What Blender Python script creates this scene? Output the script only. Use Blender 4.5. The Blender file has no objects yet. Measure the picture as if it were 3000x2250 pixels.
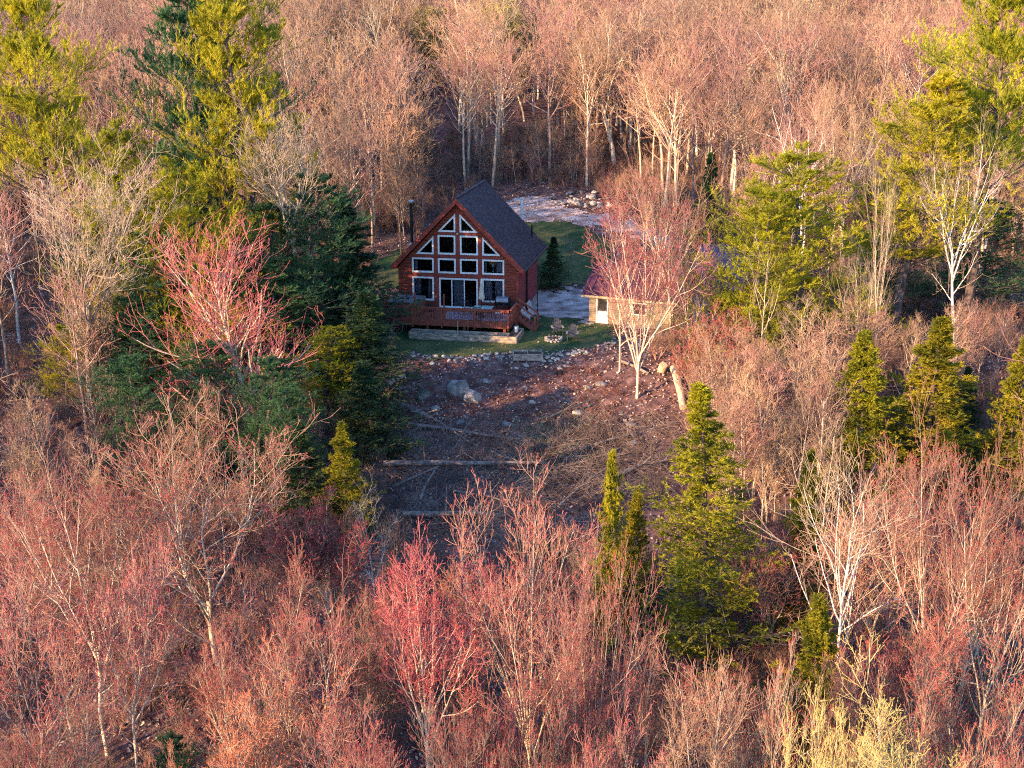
import bpy, bmesh, math, random
import numpy as np
from mathutils import Vector, Matrix
from mathutils.geometry import tessellate_polygon

# ------------------------------------------------------------ camera, sky, sun, exposure
scene = bpy.context.scene
PITCH = math.radians(16.2); CAM_H = 21.6; FPX = 3800.0
cam_d = bpy.data.cameras.new('camera'); cam = bpy.data.objects.new('camera', cam_d)
scene.collection.objects.link(cam)
cam.location = (0, 0, CAM_H); cam.rotation_euler = (math.pi/2 - PITCH, 0, 0)
cam_d.sensor_width = 36; cam_d.lens = FPX/3000*36; cam_d.clip_start = 0.5; cam_d.clip_end = 6000
scene.camera = cam

SUN_EL = math.radians(16)
SUN_TRAVEL = Vector((0.78, 0.62, 0)).normalized()          # horizontal direction the light travels
world = bpy.data.worlds.new('World'); scene.world = world; world.use_nodes = True
wn = world.node_tree.nodes; wl = world.node_tree.links
bg = wn['Background']
sky = wn.new('ShaderNodeTexSky'); sky.sky_type = 'NISHITA'; sky.sun_disc = False
sky.sun_elevation = SUN_EL
src_dir = -SUN_TRAVEL
sky.sun_rotation = math.atan2(src_dir.x, src_dir.y)
sky.air_density = 1.2; sky.dust_density = 0.6; sky.ozone_density = 6.0
wl.new(sky.outputs[0], bg.inputs[0]); bg.inputs[1].default_value = 0.13
sun_d = bpy.data.lights.new('sun', 'SUN'); sun = bpy.data.objects.new('sun', sun_d)
scene.collection.objects.link(sun)
sun_d.energy = 3.6; sun_d.angle = math.radians(0.5); sun_d.color = (1.0, 0.63, 0.32)
dvec = Vector((SUN_TRAVEL.x*math.cos(SUN_EL), SUN_TRAVEL.y*math.cos(SUN_EL), -math.sin(SUN_EL)))
sun.rotation_euler = dvec.to_track_quat('-Z', 'Y').to_euler()
sun.location = (-60, -60, 60)
scene.view_settings.view_transform = 'Standard'; scene.view_settings.look = 'None'
scene.view_settings.exposure = 1.92; scene.view_settings.gamma = 1
scene.render.engine = 'CYCLES'
scene.cycles.max_bounces = 4; scene.cycles.diffuse_bounces = 2; scene.cycles.glossy_bounces = 2
scene.cycles.transparent_max_bounces = 6
scene.cycles.use_denoising = False; scene.cycles.filter_width = 1.1

# ------------------------------------------------------------ helpers
C = scene.collection
PI = math.pi
cp, sp = math.cos(PITCH), math.sin(PITCH)
def ray(px, py):                         # photograph pixel (3000 wide) -> direction
    a = (px-1500)/FPX; b = (1125-py)/FPX
    return Vector((a, cp + b*sp, -sp + b*cp))
def at(px, py, Y):
    r = ray(px, py); s = Y/r.y
    return Vector((r.x*s, Y, CAM_H + r.z*s))
def smooth(a, b, x):
    t = np.clip((x-a)/(b-a), 0, 1); return t*t*(3-2*t)
def hh(x, y):                            # ground height
    x = np.asarray(x, float); y = np.asarray(y, float)
    d = 81.3 - y + 1.2*np.sin(x*0.21+1.0)
    z = -0.24*np.where(d > 0, np.sqrt(d*d+1.0)-1.0, 0)
    z = np.maximum(z, -16 + 0.05*y)
    b = np.clip(y-95, 0, None)
    z = z + 0.12*b*smooth(0, 12, b)
    z = np.where(y > 420, z - 0.10*(y-420), z)
    und = 0.5*np.sin(x*0.09+y*0.05)+0.35*np.sin(x*0.05-y*0.11+2)+0.12*np.sin(x*0.6+y*0.4)*np.sin(y*0.7)
    away = np.clip(smooth(13, 30, np.abs(x)) + smooth(80, 70, y) + smooth(124, 140, y), 0, 1)
    return z + und*away
def h1(x, y): return float(hh(x, y))
def ground(px, py):
    r = ray(px, py); lo, hi = 20.0, 400.0
    t = 20.0
    while t < 400:
        p = Vector((r.x*t, r.y*t, CAM_H+r.z*t))
        if p.z < h1(p.x, p.y): break
        t += 0.25
    for _ in range(12):
        tm = t-0.125; 
        p = Vector((r.x*tm, r.y*tm, CAM_H+r.z*tm))
        if p.z < h1(p.x, p.y): t = tm
        else: break
    return Vector((r.x*t, r.y*t, h1(r.x*t, r.y*t)))
def proj(p):
    y = p[1]*cp - (p[2]-CAM_H)*sp; u = p[1]*sp + (p[2]-CAM_H)*cp
    return (1500+FPX*p[0]/y, 1125-FPX*u/y)

def np_mesh(name, V, quads=None, tris=None, qm=None, tm=None, mats=(), smooth_=False):
    me = bpy.data.meshes.new(name)
    V = np.asarray(V, np.float32).reshape(-1, 3)
    nq = 0 if quads is None else len(quads); nt = 0 if tris is None else len(tris)
    me.vertices.add(len(V)); me.vertices.foreach_set('co', V.ravel())
    loops = []
    if nq: loops.append(np.asarray(quads, np.int32).ravel())
    if nt: loops.append(np.asarray(tris, np.int32).ravel())
    L = np.concatenate(loops); me.loops.add(len(L)); me.loops.foreach_set('vertex_index', L)
    me.polygons.add(nq+nt)
    st = np.concatenate([np.arange(nq)*4, nq*4+np.arange(nt)*3]).astype(np.int32)
    me.polygons.foreach_set('loop_start', st)
    mi = np.zeros(nq+nt, np.int32)
    if qm is not None: mi[:nq] = qm
    if tm is not None: mi[nq:] = tm
    me.polygons.foreach_set('material_index', mi)
    if smooth_: me.polygons.foreach_set('use_smooth', np.ones(nq+nt, bool))
    me.update(calc_edges=True)
    for m in mats: me.materials.append(m)
    return me

def tagp(o, label=None, cat=None, group=None, kind=None):
    if label: o['label'] = label
    if cat: o['category'] = cat
    if group: o['group'] = group
    if kind: o['kind'] = kind
    return o
def thing(name, label, cat, loc=(0, 0, 0), rotz=0, group=None, kind=None):
    o = bpy.data.objects.new(name, None); C.objects.link(o)
    o.empty_display_size = 0.3
    o.location = loc; o.rotation_euler = (0, 0, rotz)
    return tagp(o, label, cat, group, kind)
def link(name, me, parent=None):
    o = bpy.data.objects.new(name, me); C.objects.link(o)
    if parent: o.parent = parent
    return o

class MB:
    """collects shapes, then builds one mesh object"""
    def __init__(s): s.v = []; s.f = []
    def add(s, vs, fs):
        n = len(s.v); s.v += [tuple(v) for v in vs]; s.f += [tuple(i+n for i in f) for f in fs]; return s
    def box(s, c, d, rz=0, rx=0, ry=0):
        M = Matrix.Translation(c) @ Matrix.Rotation(rz, 4, 'Z') @ Matrix.Rotation(rx, 4, 'X') @ Matrix.Rotation(ry, 4, 'Y')
        x, y, z = d[0]/2, d[1]/2, d[2]/2
        vs = [M @ Vector(p) for p in ((-x,-y,-z),(x,-y,-z),(x,y,-z),(-x,y,-z),(-x,-y,z),(x,-y,z),(x,y,z),(-x,y,z))]
        return s.add(vs, ((0,3,2,1),(4,5,6,7),(0,1,5,4),(1,2,6,5),(2,3,7,6),(3,0,4,7)))
    def b2(s, a, b):
        return s.box([(a[i]+b[i])/2 for i in range(3)], [abs(b[i]-a[i]) for i in range(3)])
    def bar(s, a, b, w, h=None):
        a = Vector(a); b = Vector(b); h = h or w; d = (b-a); L = d.length; d.normalize()
        up = Vector((0, 0, 1)) if abs(d.z) < 0.95 else Vector((0, 1, 0))
        r = d.cross(up).normalized(); u = r.cross(d)
        vs = []
        for p in (a, b):
            for q in ((-1,-1),(1,-1),(1,1),(-1,1)): vs.append(p + r*(q[0]*w/2) + u*(q[1]*h/2))
        return s.add(vs, ((0,1,2,3),(7,6,5,4),(0,4,5,1),(1,5,6,2),(2,6,7,3),(3,7,4,0)))
    def tube(s, pts, rad, n=10, cap=True):
        pts = [Vector(p) for p in pts]
        rad = rad if isinstance(rad, (list, tuple)) else [rad]*len(pts)
        vs = []; prev = None
        for i, p in enumerate(pts):
            d = (pts[min(i+1, len(pts)-1)]-pts[max(i-1, 0)]).normalized()
            if prev is None:
                a = Vector((0, 0, 1)) if abs(d.z) < 0.9 else Vector((1, 0, 0)); r = d.cross(a).normalized()
            else: r = (prev - d*prev.dot(d)).normalized()
            prev = r; u = d.cross(r)
            for k in range(n):
                t = 2*PI*k/n; vs.append(p + (r*math.cos(t)+u*math.sin(t))*rad[i])
        fs = [(i*n+k, i*n+(k+1) % n, (i+1)*n+(k+1) % n, (i+1)*n+k) for i in range(len(pts)-1) for k in range(n)]
        if cap: fs += [tuple(range(n-1, -1, -1)), tuple((len(pts)-1)*n+k for k in range(n))]
        return s.add(vs, fs)
    def lathe(s, prof, c=(0, 0, 0), n=20, sx=1, sy=1):
        vs = [(c[0]+r*sx*math.cos(2*PI*k/n), c[1]+r*sy*math.sin(2*PI*k/n), c[2]+z) for r, z in prof for k in range(n)]
        m = len(prof)
        fs = [(i*n+k, i*n+(k+1) % n, (i+1)*n+(k+1) % n, (i+1)*n+k) for i in range(m-1) for k in range(n)]
        fs += [tuple(range(n-1, -1, -1)), tuple((m-1)*n+k for k in range(n))]
        return s.add(vs, fs)
    def prism(s, poly, axis_vec):
        n = len(poly); a = Vector(axis_vec)
        vs = [Vector(p) for p in poly] + [Vector(p)+a for p in poly]
        return s.add(vs, [tuple(range(n-1, -1, -1)), tuple(range(n, 2*n))] + [(i, (i+1) % n, n+(i+1) % n, n+i) for i in range(n)])
    def build(s, name, mat, parent=None, bevel=0, smooth_=False):
        me = bpy.data.meshes.new(name); me.from_pydata(s.v, [], s.f)
        bm = bmesh.new(); bm.from_mesh(me); bmesh.ops.recalc_face_normals(bm, faces=bm.faces)
        if bevel:
            es = [e for e in bm.edges if len(e.link_faces) == 2 and e.calc_face_angle(0) > 0.6]
            bmesh.ops.bevel(bm, geom=es, offset=bevel, segments=1, affect='EDGES')
        bm.to_mesh(me); bm.free()
        if smooth_: me.polygons.foreach_set('use_smooth', [True]*len(me.polygons))
        me.materials.append(mat); me.update()
        return link(name, me, parent)

# ------------------------------------------------------------ materials
def mat(name, col, col2=None, scale=4.0, detail=4, rough=0.85, bump=0, bscale=None, metal=0, spec=0.2, rnd=0, coords='Object', ramp=(0.35, 0.65), stretch=None):
    m = bpy.data.materials.new(name); m.use_nodes = True
    nt = m.node_tree; N = nt.nodes; L = nt.links; b = N['Principled BSDF']
    b.inputs['Roughness'].default_value = rough; b.inputs['Metallic'].default_value = metal
    b.inputs['Specular IOR Level'].default_value = spec
    out = None
    tc = N.new('ShaderNodeTexCoord'); co = tc.outputs[coords]
    if stretch:
        mp = N.new('ShaderNodeMapping'); mp.inputs['Scale'].default_value = stretch; L.new(co, mp.inputs[0]); co = mp.outputs[0]
    if col2:
        n = N.new('ShaderNodeTexNoise'); n.inputs['Scale'].default_value = scale; n.inputs['Detail'].default_value = detail
        L.new(co, n.inputs['Vector'])
        r = N.new('ShaderNodeValToRGB'); r.color_ramp.elements[0].position = ramp[0]; r.color_ramp.elements[1].position = ramp[1]
        r.color_ramp.elements[0].color = (*col, 1); r.color_ramp.elements[1].color = (*col2, 1)
        L.new(n.outputs[0], r.inputs[0]); out = r.outputs[0]
    if rnd:
        oi = N.new('ShaderNodeObjectInfo'); mr = N.new('ShaderNodeMapRange')
        mr.inputs[3].default_value = 1-rnd; mr.inputs[4].default_value = 1+rnd
        L.new(oi.outputs['Random'], mr.inputs[0])
        hs = N.new('ShaderNodeHueSaturation'); L.new(mr.outputs[0], hs.inputs['Value'])
        m2 = N.new('ShaderNodeMapRange'); m2.inputs[3].default_value = 0.5-rnd*0.07; m2.inputs[4].default_value = 0.5+rnd*0.07
        ml = N.new('ShaderNodeMath'); ml.operation = 'MULTIPLY'; ml.inputs[1].default_value = 7.31
        fr = N.new('ShaderNodeMath'); fr.operation = 'FRACT'
        L.new(oi.outputs['Random'], ml.inputs[0]); L.new(ml.outputs[0], fr.inputs[0]); L.new(fr.outputs[0], m2.inputs[0]); L.new(m2.outputs[0], hs.inputs['Hue'])
        if out: L.new(out, hs.inputs['Color'])
        else: hs.inputs['Color'].default_value = (*col, 1)
        out = hs.outputs[0]
    if out: L.new(out, b.inputs['Base Color'])
    else: b.inputs['Base Color'].default_value = (*col, 1)
    if bump:
        n2 = N.new('ShaderNodeTexNoise'); n2.inputs['Scale'].default_value = bscale or scale*3; n2.inputs['Detail'].default_value = 5
        L.new(co, n2.inputs['Vector'])
        bp = N.new('ShaderNodeBump'); bp.inputs['Strength'].default_value = bump; bp.inputs['Distance'].default_value = 0.05
        L.new(n2.outputs[0], bp.inputs['Height']); L.new(bp.outputs[0], b.inputs['Normal'])
    m['_'] = 1
    return m
def emis(name, col, s):
    m = bpy.data.materials.new(name); m.use_nodes = True; b = m.node_tree.nodes['Principled BSDF']
    b.inputs['Emission Color'].default_value = (*col, 1); b.inputs['Emission Strength'].default_value = s
    b.inputs['Base Color'].default_value = (*col, 1); return m
def leafy(name, c1, c2, scale=1.5, trans=0.35, rnd=0.12):
    m = mat(name, c1, c2, scale=scale, rough=0.7, spec=0.25, rnd=rnd, ramp=(0.38, 0.62))
    nt = m.node_tree; N = nt.nodes; L = nt.links; b = N['Principled BSDF']
    tr = N.new('ShaderNodeBsdfTranslucent'); mx = N.new('ShaderNodeMixShader'); mx.inputs[0].default_value = trans
    src = b.inputs['Base Color'].links[0].from_socket
    L.new(src, tr.inputs['Color']); L.new(b.outputs[0], mx.inputs[1]); L.new(tr.outputs[0], mx.inputs[2])
    L.new(mx.outputs[0], N['Material Output'].inputs['Surface']); return m

M = {}
M['bark'] = mat('grey_bark', (0.15, 0.105, 0.09), (0.40, 0.31, 0.26), scale=5, bump=0.8, rnd=0.25, stretch=(1, 1, 0.25))
M['bark_pale'] = mat('pale_bark', (0.42, 0.33, 0.25), (0.76, 0.64, 0.50), scale=5, bump=0.5, rnd=0.15, stretch=(1, 1, 0.3))
M['bark_dark'] = mat('dark_bark', (0.06, 0.045, 0.045), (0.17, 0.13, 0.12), scale=6, bump=1, stretch=(1, 1, 0.25))
M['birch'] = mat('birch_bark', (0.05, 0.045, 0.045), (0.80, 0.76, 0.70), scale=2.2, bump=0.3, stretch=(0.8, 0.8, 3.0), ramp=(0.33, 0.41))
M['twig'] = mat('brown_twig', (0.18, 0.12, 0.10), (0.36, 0.26, 0.20), scale=1.2, rnd=0.22)
M['twig_far'] = mat('rosy_twig', (0.26, 0.13, 0.115), (0.47, 0.265, 0.225), scale=0.6, rnd=0.22)
M['twig_red'] = mat('red_twig', (0.26, 0.135, 0.11), (0.46, 0.275, 0.21), scale=1.0, rnd=0.30)
M['twig_crimson'] = mat('crimson_twig', (0.42, 0.12, 0.12), (0.62, 0.26, 0.24), scale=1.0, rnd=0.05)
M['twig_gold'] = mat('golden_twig', (0.32, 0.20, 0.13), (0.54, 0.36, 0.24), scale=1.0, rnd=0.2)
M['twig_yellow'] = mat('yellow_twig', (0.50, 0.40, 0.17), (0.72, 0.60, 0.28), scale=1.0, rnd=0.05)
M['twig_pale'] = mat('pale_twig', (0.34, 0.26, 0.19), (0.54, 0.43, 0.32), scale=1.2, rnd=0.1)
M['bud'] = leafy('red_bud', (0.48, 0.06, 0.08), (0.66, 0.16, 0.16), trans=0.25, rnd=0.08)
M['bud_orange'] = leafy('orange_bud', (0.66, 0.16, 0.08), (0.78, 0.28, 0.15), trans=0.25, rnd=0.05)
M['bud_yellow'] = leafy('yellow_catkin', (0.52, 0.44, 0.13), (0.66, 0.56, 0.20), trans=0.25, rnd=0.05)
M['pine'] = leafy('pine_needles', (0.25, 0.27, 0.020), (0.56, 0.51, 0.030), scale=0.45, trans=0.38)
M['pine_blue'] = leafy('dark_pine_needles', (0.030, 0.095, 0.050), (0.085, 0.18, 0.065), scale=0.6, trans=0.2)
M['spruce'] = leafy('spruce_needles', (0.13, 0.145, 0.014), (0.40, 0.36, 0.022), scale=0.6, trans=0.32)
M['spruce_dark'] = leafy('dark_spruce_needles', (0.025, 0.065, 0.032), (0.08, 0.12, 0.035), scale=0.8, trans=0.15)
# ------------------------------------------------------------ tree growing
GA = 2.399963
def nrm(v): return v/np.maximum(np.linalg.norm(v, axis=-1, keepdims=True), 1e-9)
def basis(t):
    a = np.where(np.abs(t[..., 2:3]) < 0.9, np.array([0, 0, 1.0]), np.array([1.0, 0, 0]))
    r = nrm(np.cross(t, a)); return r, np.cross(r, t)
def walk(rng, pos, d, length, K, wig, trop):
    N = len(pos); P = np.empty((N, K+1, 3)); P[:, 0] = pos; d = nrm(d)
    for k in range(K):
        d = nrm(d + rng.normal(0, wig, (N, 3)) + np.array([0, 0, trop/K]))
        P[:, k+1] = P[:, k] + d*(length/K)[:, None]
    return P
def taper(r0, K, end, rmin):
    t = np.linspace(0, 1, K+1)[None]
    return np.maximum(r0[:, None]*(1-(1-end)*t), rmin)
def kids(rng, P, R, plen, n, t0, t1, ang, asd, lf, K, wig, trop, rr, rmin=0.006, end=0.35, flat=1.0, lsd=0.25, keep=1.0, whorl=0):
    N, K1, _ = P.shape
    idx = np.repeat(np.arange(N), n); j = np.tile(np.arange(n), N)
    t = t0+(t1-t0)*(j+rng.random(N*n))/n
    if keep < 1:
        k = rng.random(len(idx)) < keep; idx = idx[k]; j = j[k]; t = t[k]
    if whorl: t = np.clip((np.round(t*whorl)+rng.normal(0, 0.09, len(t)))/whorl, 0.01, 0.995)
    f = t*(K1-1); i = np.minimum(f.astype(int), K1-2); w = (f-i)[:, None]
    pos = P[idx, i]*(1-w)+P[idx, i+1]*w; tan = nrm(P[idx, i+1]-P[idx, i])
    rad = R[idx, i]*(1-w[:, 0])+R[idx, i+1]*w[:, 0]
    az = GA*j + rng.random(N)[idx]*6.28 + rng.normal(0, 0.4, len(idx))
    a = ang + rng.normal(0, asd, len(idx)); r, u = basis(tan)
    side = r*np.cos(az)[:, None]+u*np.sin(az)[:, None]
    side[:, 2] *= flat; side = nrm(side)
    d = tan*np.cos(a)[:, None]+side*np.sin(a)[:, None]
    L = plen[idx]*lf(t)*np.clip(rng.normal(1, lsd, len(idx)), 0.35, 1.7)
    Q = walk(rng, pos, d, L, K, wig, trop)
    return Q, taper(np.maximum(rad*rr, rmin), K, end, rmin), L
def tubes(P, R, S):
    N, K1, _ = P.shape
    T = np.empty_like(P); T[:, 1:-1] = P[:, 2:]-P[:, :-2]; T[:, 0] = P[:, 1]-P[:, 0]; T[:, -1] = P[:, -1]-P[:, -2]
    T = nrm(T)
    ref = nrm(P[:, -1]-P[:, 0]); r0, _ = basis(ref)
    r = nrm(r0[:, None]-T*np.sum(r0[:, None]*T, -1, keepdims=True)); u = np.cross(T, r)
    a = np.arange(S)*2*np.pi/S
    V = P[:, :, None]+(r[:, :, None]*np.cos(a)[None, None, :, None]+u[:, :, None]*np.sin(a)[None, None, :, None])*R[:, :, None, None]
    base = (np.arange(N)*K1*S)[:, None, None]+(np.arange(K1-1)*S)[None, :, None]; k = np.arange(S)[None, None]
    k2 = (k+1) % S
    Q = np.stack([base+k, base+k2, base+S+k2, base+S+k], -1).reshape(-1, 4)
    return V.reshape(-1, 3), Q
class Acc:
    def __init__(s): s.V = []; s.Q = []; s.T = []; s.qm = []; s.tm = []; s.n = 0
    def tube(s, P, R, S, m=0):
        V, Q = tubes(P, R, S); s.V.append(V); s.Q.append(Q+s.n); s.qm.append(np.full(len(Q), m)); s.n += len(V)
    def blades(s, p, d, w, L, m=0):         # narrow triangles from p along d
        N = len(p); V = np.stack([p-w*0.5, p+w*0.5, p+d*L[:, None]], 1).reshape(-1, 3)
        s.V.append(V); s.T.append(np.arange(N*3).reshape(-1, 3)+s.n); s.tm.append(np.full(N, m)); s.n += len(V)
    def mesh(s, name, mats):
        cat = lambda a: np.concatenate(a) if a else None
        return np_mesh(name, np.concatenate(s.V), cat(s.Q), cat(s.T), cat(s.qm), cat(s.tm), mats)
def buds(rng, acc, P, n, size, m=1, t0=0.2):
    """little flower clusters set along the twigs, three blades each"""
    N, K1, _ = P.shape
    idx = np.repeat(np.arange(N), n); t = t0+(1-t0)*rng.random(len(idx)); t[::max(n, 1)] = 1.0
    f = t*(K1-1); i = np.minimum(f.astype(int), K1-2); w = (f-i)[:, None]
    p = P[idx, i]*(1-w)+P[idx, i+1]*w
    for _ in range(3):
        d = nrm(rng.normal(0, 1, (len(p), 3))+np.array([0, 0, 0.5])); s_ = nrm(np.cross(d, rng.normal(0, 1, (len(p), 3))))
        acc.blades(p-d*size*0.4, d, s_*size*0.75, np.full(len(p), size*1.3)*rng.uniform(0.7, 1.3, len(p)), m)
def needles(rng, acc, P, per, L, wd, m, spread, t0=0.1, upb=0.3):
    N, K1, _ = P.shape
    idx = np.repeat(np.arange(N), per); t = t0+(1-t0)*rng.random(len(idx))
    f = t*(K1-1); i = np.minimum(f.astype(int), K1-2); w = (f-i)[:, None]
    p = P[idx, i]*(1-w)+P[idx, i+1]*w; tan = nrm(P[idx, i+1]-P[idx, i])
    r, u = basis(tan); az = rng.random(len(idx))*6.28
    d = nrm(tan+(r*np.cos(az)[:, None]+u*np.sin(az)[:, None])*spread+np.array([0, 0, upb]))
    s_ = nrm(np.cross(d, rng.normal(0, 1, d.shape)))
    acc.blades(p, d, s_*wd, L*rng.uniform(0.7, 1.25, len(p)), m)

def bare_tree(seed, H, style='tall', dense=1.0, r0=None, spread=1.0, bark='bark', twig='twig', bud=None, budn=3, bsize=0.05, tipr=0.007, lean=(0, 0), cb=0.4, fine=1.0, lowkeep=1.0, S=6):
    rng = np.random.default_rng(seed); r0 = r0 or 0.0125*H
    tr = Acc(); cr = Acc()
    d0 = np.array([[lean[0], lean[1], 1.0]])
    if style == 'tall':                       # one trunk carried to the top
        P0 = walk(rng, np.zeros((1, 3))-[0, 0, 0.3], d0, np.array([H*0.97]), 14, 0.045, 0.25); R0 = taper(np.array([r0]), 14, 0.14, 0.02)
        tr.tube(P0, R0, 8)
        P1, R1, L1 = kids(rng, P0, R0, np.array([H]), int(20*dense), cb, 0.985, math.radians(44), 0.2,
                          lambda t: 0.36*spread*np.sqrt(np.clip(1-((t-(cb+0.12))/(1.08-(cb+0.12)))**2*np.where(t > cb+0.12, 1, 3), 0.05, 1)), 7, 0.10, 0.50, 0.60)
    elif style == 'vase':                     # trunk forks into rising stems
        hb = H*cb
        P0 = walk(rng, np.zeros((1, 3))-[0, 0, 0.3], d0, np.array([hb+0.3]), 7, 0.035, 0.1); R0 = taper(np.array([r0]), 7, 0.72, 0.02)
        tr.tube(P0, R0, 8)
        PS, RS, LS = kids(rng, P0, R0, np.array([H-hb]), 9, 0.50, 1.0, math.radians(25)*spread, 0.20, lambda t: 1.10-0.10*t, 11, 0.045, 0.30, 0.60, end=0.13, rmin=0.012, lsd=0.10)
        tr.tube(PS, RS, 6)
        P1, R1, L1 = kids(rng, PS, RS, LS, int(9*dense), 0.15, 0.97, math.radians(34), 0.16, lambda t: 0.40*(1-0.55*t), 6, 0.07, 0.45, 0.6)
    else:                                     # 'fork': long trunk splitting again and again
        P0 = walk(rng, np.zeros((1, 3))-[0, 0, 0.3], d0, np.array([H*cb+0.3]), 8, 0.06, 0.2); R0 = taper(np.array([r0]), 8, 0.65, 0.02)
        tr.tube(P0, R0, 8)
        PS, RS, LS = kids(rng, P0, R0, np.array([H*(1-cb)]), 5, 0.72, 1.0, math.radians(27)*spread, 0.16, lambda t: 0.95, 9, 0.085, 0.6, 0.66, end=0.22, rmin=0.012, lsd=0.12)
        tr.tube(PS, RS, 6)
        P1, R1, L1 = kids(rng, PS, RS, LS, int(10*dense), 0.18, 0.97, math.radians(46), 0.2, lambda t: 0.60*(1-0.5*t), 7, 0.12, 0.5, 0.55)
        if lowkeep > 0:
            Pl, Rl, Ll = kids(rng, P0, R0, np.array([H]), 5, 0.5, 0.98, math.radians(60), 0.2, lambda t: 0.2, 7, 0.1, 0.6, 0.3)
            P1 = np.concatenate([P1, Pl]); R1 = np.concatenate([R1, Rl]); L1 = np.concatenate([L1, Ll])
    tr.tube(P1, R1, 5); n2 = max(3, int(round(6*fine))); n3 = max(3, int(round(5*fine))); n4 = max(1, int(round(2.6*fine)))
    P2, R2, L2 = kids(rng, P1, R1, L1, n2, 0.15, 1.0, math.radians(40), 0.2, lambda t: 0.60*(1.1-0.6*t), 5, 0.07, 0.40, 0.62, rmin=tipr*1.3)
    cr.tube(P2, R2, 4)
    P3, R3, L3 = kids(rng, P2, R2, L2, n3, 0.12, 1.0, math.radians(38), 0.2, lambda t: 0.56*(1.15-0.5*t), 4, 0.07, 0.35, 0.65, rmin=tipr)
    cr.tube(P3, R3, 3)
    P4, R4, L4 = kids(rng, P3, R3, np.maximum(L3, 0.5), n4, 0.25, 1.0, math.radians(36), 0.18, lambda t: 0.55+0*t, 2, 0.07, 0.3, 0.8, rmin=tipr*0.8)
    cr.tube(P4, R4, 3)
    mats = [M[twig]]
    if bud:
        buds(rng, cr, P4, budn, bsize, t0=0.55); buds(rng, cr, P3, 1, bsize, t0=0.8); mats.append(M[bud])
    return tr.mesh('trunk', [M[bark]]), cr.mesh('crown', mats), H

def pine_tree(seed, H, wid=1.0, ndl='pine', bark='bark_dark', cb=0.15, ragged=0.4, spire=False, power=0.75):
    rng = np.random.default_rng(seed); tr = Acc(); cr = Acc()
    P0 = walk(rng, np.zeros((1, 3))-[0, 0, 0.3], np.array([[0, 0, 1.0]]), np.array([H]), 14, 0.02, 0.3); R0 = taper(np.array([0.014*H]), 14, 0.08, 0.02)
    tr.tube(P0, R0, 8)
    sh = (lambda t: 0.24*wid*np.clip(1.02-t, 0, 1)**power*(0.55+0.45*np.sin(t*23+seed)**2*ragged*2 + (1-ragged)*0.3)) if not spire else (lambda t: 0.20*wid*np.clip(1.03-t, 0, 1)**0.9)
    P1, R1, L1 = kids(rng, P0, R0, np.array([H]), int(5.2*H), cb, 0.985, math.radians(72), 0.16, sh, 7, 0.06, 0.60, 0.28, rmin=0.014, lsd=0.38, whorl=H/0.95)
    tr.tube(P1, R1, 4)
    P2, R2, L2 = kids(rng, P1, R1, np.maximum(L1, 0.8), 9, 0.22, 1.0, math.radians(46), 0.15, lambda t: 0.46*(1.25-0.75*t), 4, 0.08, 0.5, 0.5, flat=0.5, rmin=0.006)
    cr.tube(P2, R2, 3)
    P3, R3, L3 = kids(rng, P2, R2, np.maximum(L2, 0.4), 4, 0.25, 1.0, math.radians(42), 0.2, lambda t: 0.46+0*t, 2, 0.08, 0.9, 0.6, flat=0.6, rmin=0.005)
    A = P3; needles(rng, cr, A, 15, 0.21, 0.036, 1, 0.85, 0.2, 0.55)
    needles(rng, cr, P2, 22, 0.21, 0.036, 1, 0.85, 0.3, 0.5)
    return tr.mesh('trunk', [M[bark]]), cr.mesh('crown', [M['twig'], M[ndl]]), H

def spruce_tree(seed, H, wid=1.0, ndl='spruce', bark='bark_dark', cb=0.04, power=0.85, den=1.0, lsd=0.28):
    rng = np.random.default_rng(seed); tr = Acc(); cr = Acc()
    P0 = walk(rng, np.zeros((1, 3))-[0, 0, 0.3], np.array([[0, 0, 1.0]]), np.array([H]), 14, 0.012, 0.3); R0 = taper(np.array([0.012*H]), 14, 0.06, 0.015)
    tr.tube(P0, R0, 8)
    sh = lambda t: 0.23*wid*np.clip(1.0-t, 0.015, 1)**power*(0.88+0.12*np.sin(t*31+seed))
    P1, R1, L1 = kids(rng, P0, R0, np.array([H]), int(15*H*den), cb, 0.995, math.radians(76), 0.13, sh, 6, 0.05, 0.40, 0.22, rmin=0.009, lsd=lsd)
    tr.tube(P1, R1, 4)
    P2, R2, L2 = kids(rng, P1, R1, np.maximum(L1, 0.35), 12, 0.10, 1.0, math.radians(48), 0.14, lambda t: 0.36*(1.2-0.85*t), 3, 0.06, 0.1, 0.5, flat=0.30, rmin=0.005)
    cr.tube(P2, R2, 3)
    P3, R3, L3 = kids(rng, P2, R2, np.maximum(L2, 0.22), 2, 0.2, 0.9, math.radians(44), 0.16, lambda t: 0.5+0*t, 2, 0.06, 0.0, 0.6, flat=0.4, rmin=0.004)
    needles(rng, cr, P2, 16, 0.12, 0.042, 1, 0.8, 0.05, 0.15)
    needles(rng, cr, P3, 9, 0.11, 0.040, 1, 0.8, 0.05, 0.15)
    needles(rng, cr, P0, 60, 0.2, 0.03, 1, 0.8, 0.93, 0.2)
    return tr.mesh('trunk', [M[bark]]), cr.mesh('crown', [M['twig'], M[ndl]]), H

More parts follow.
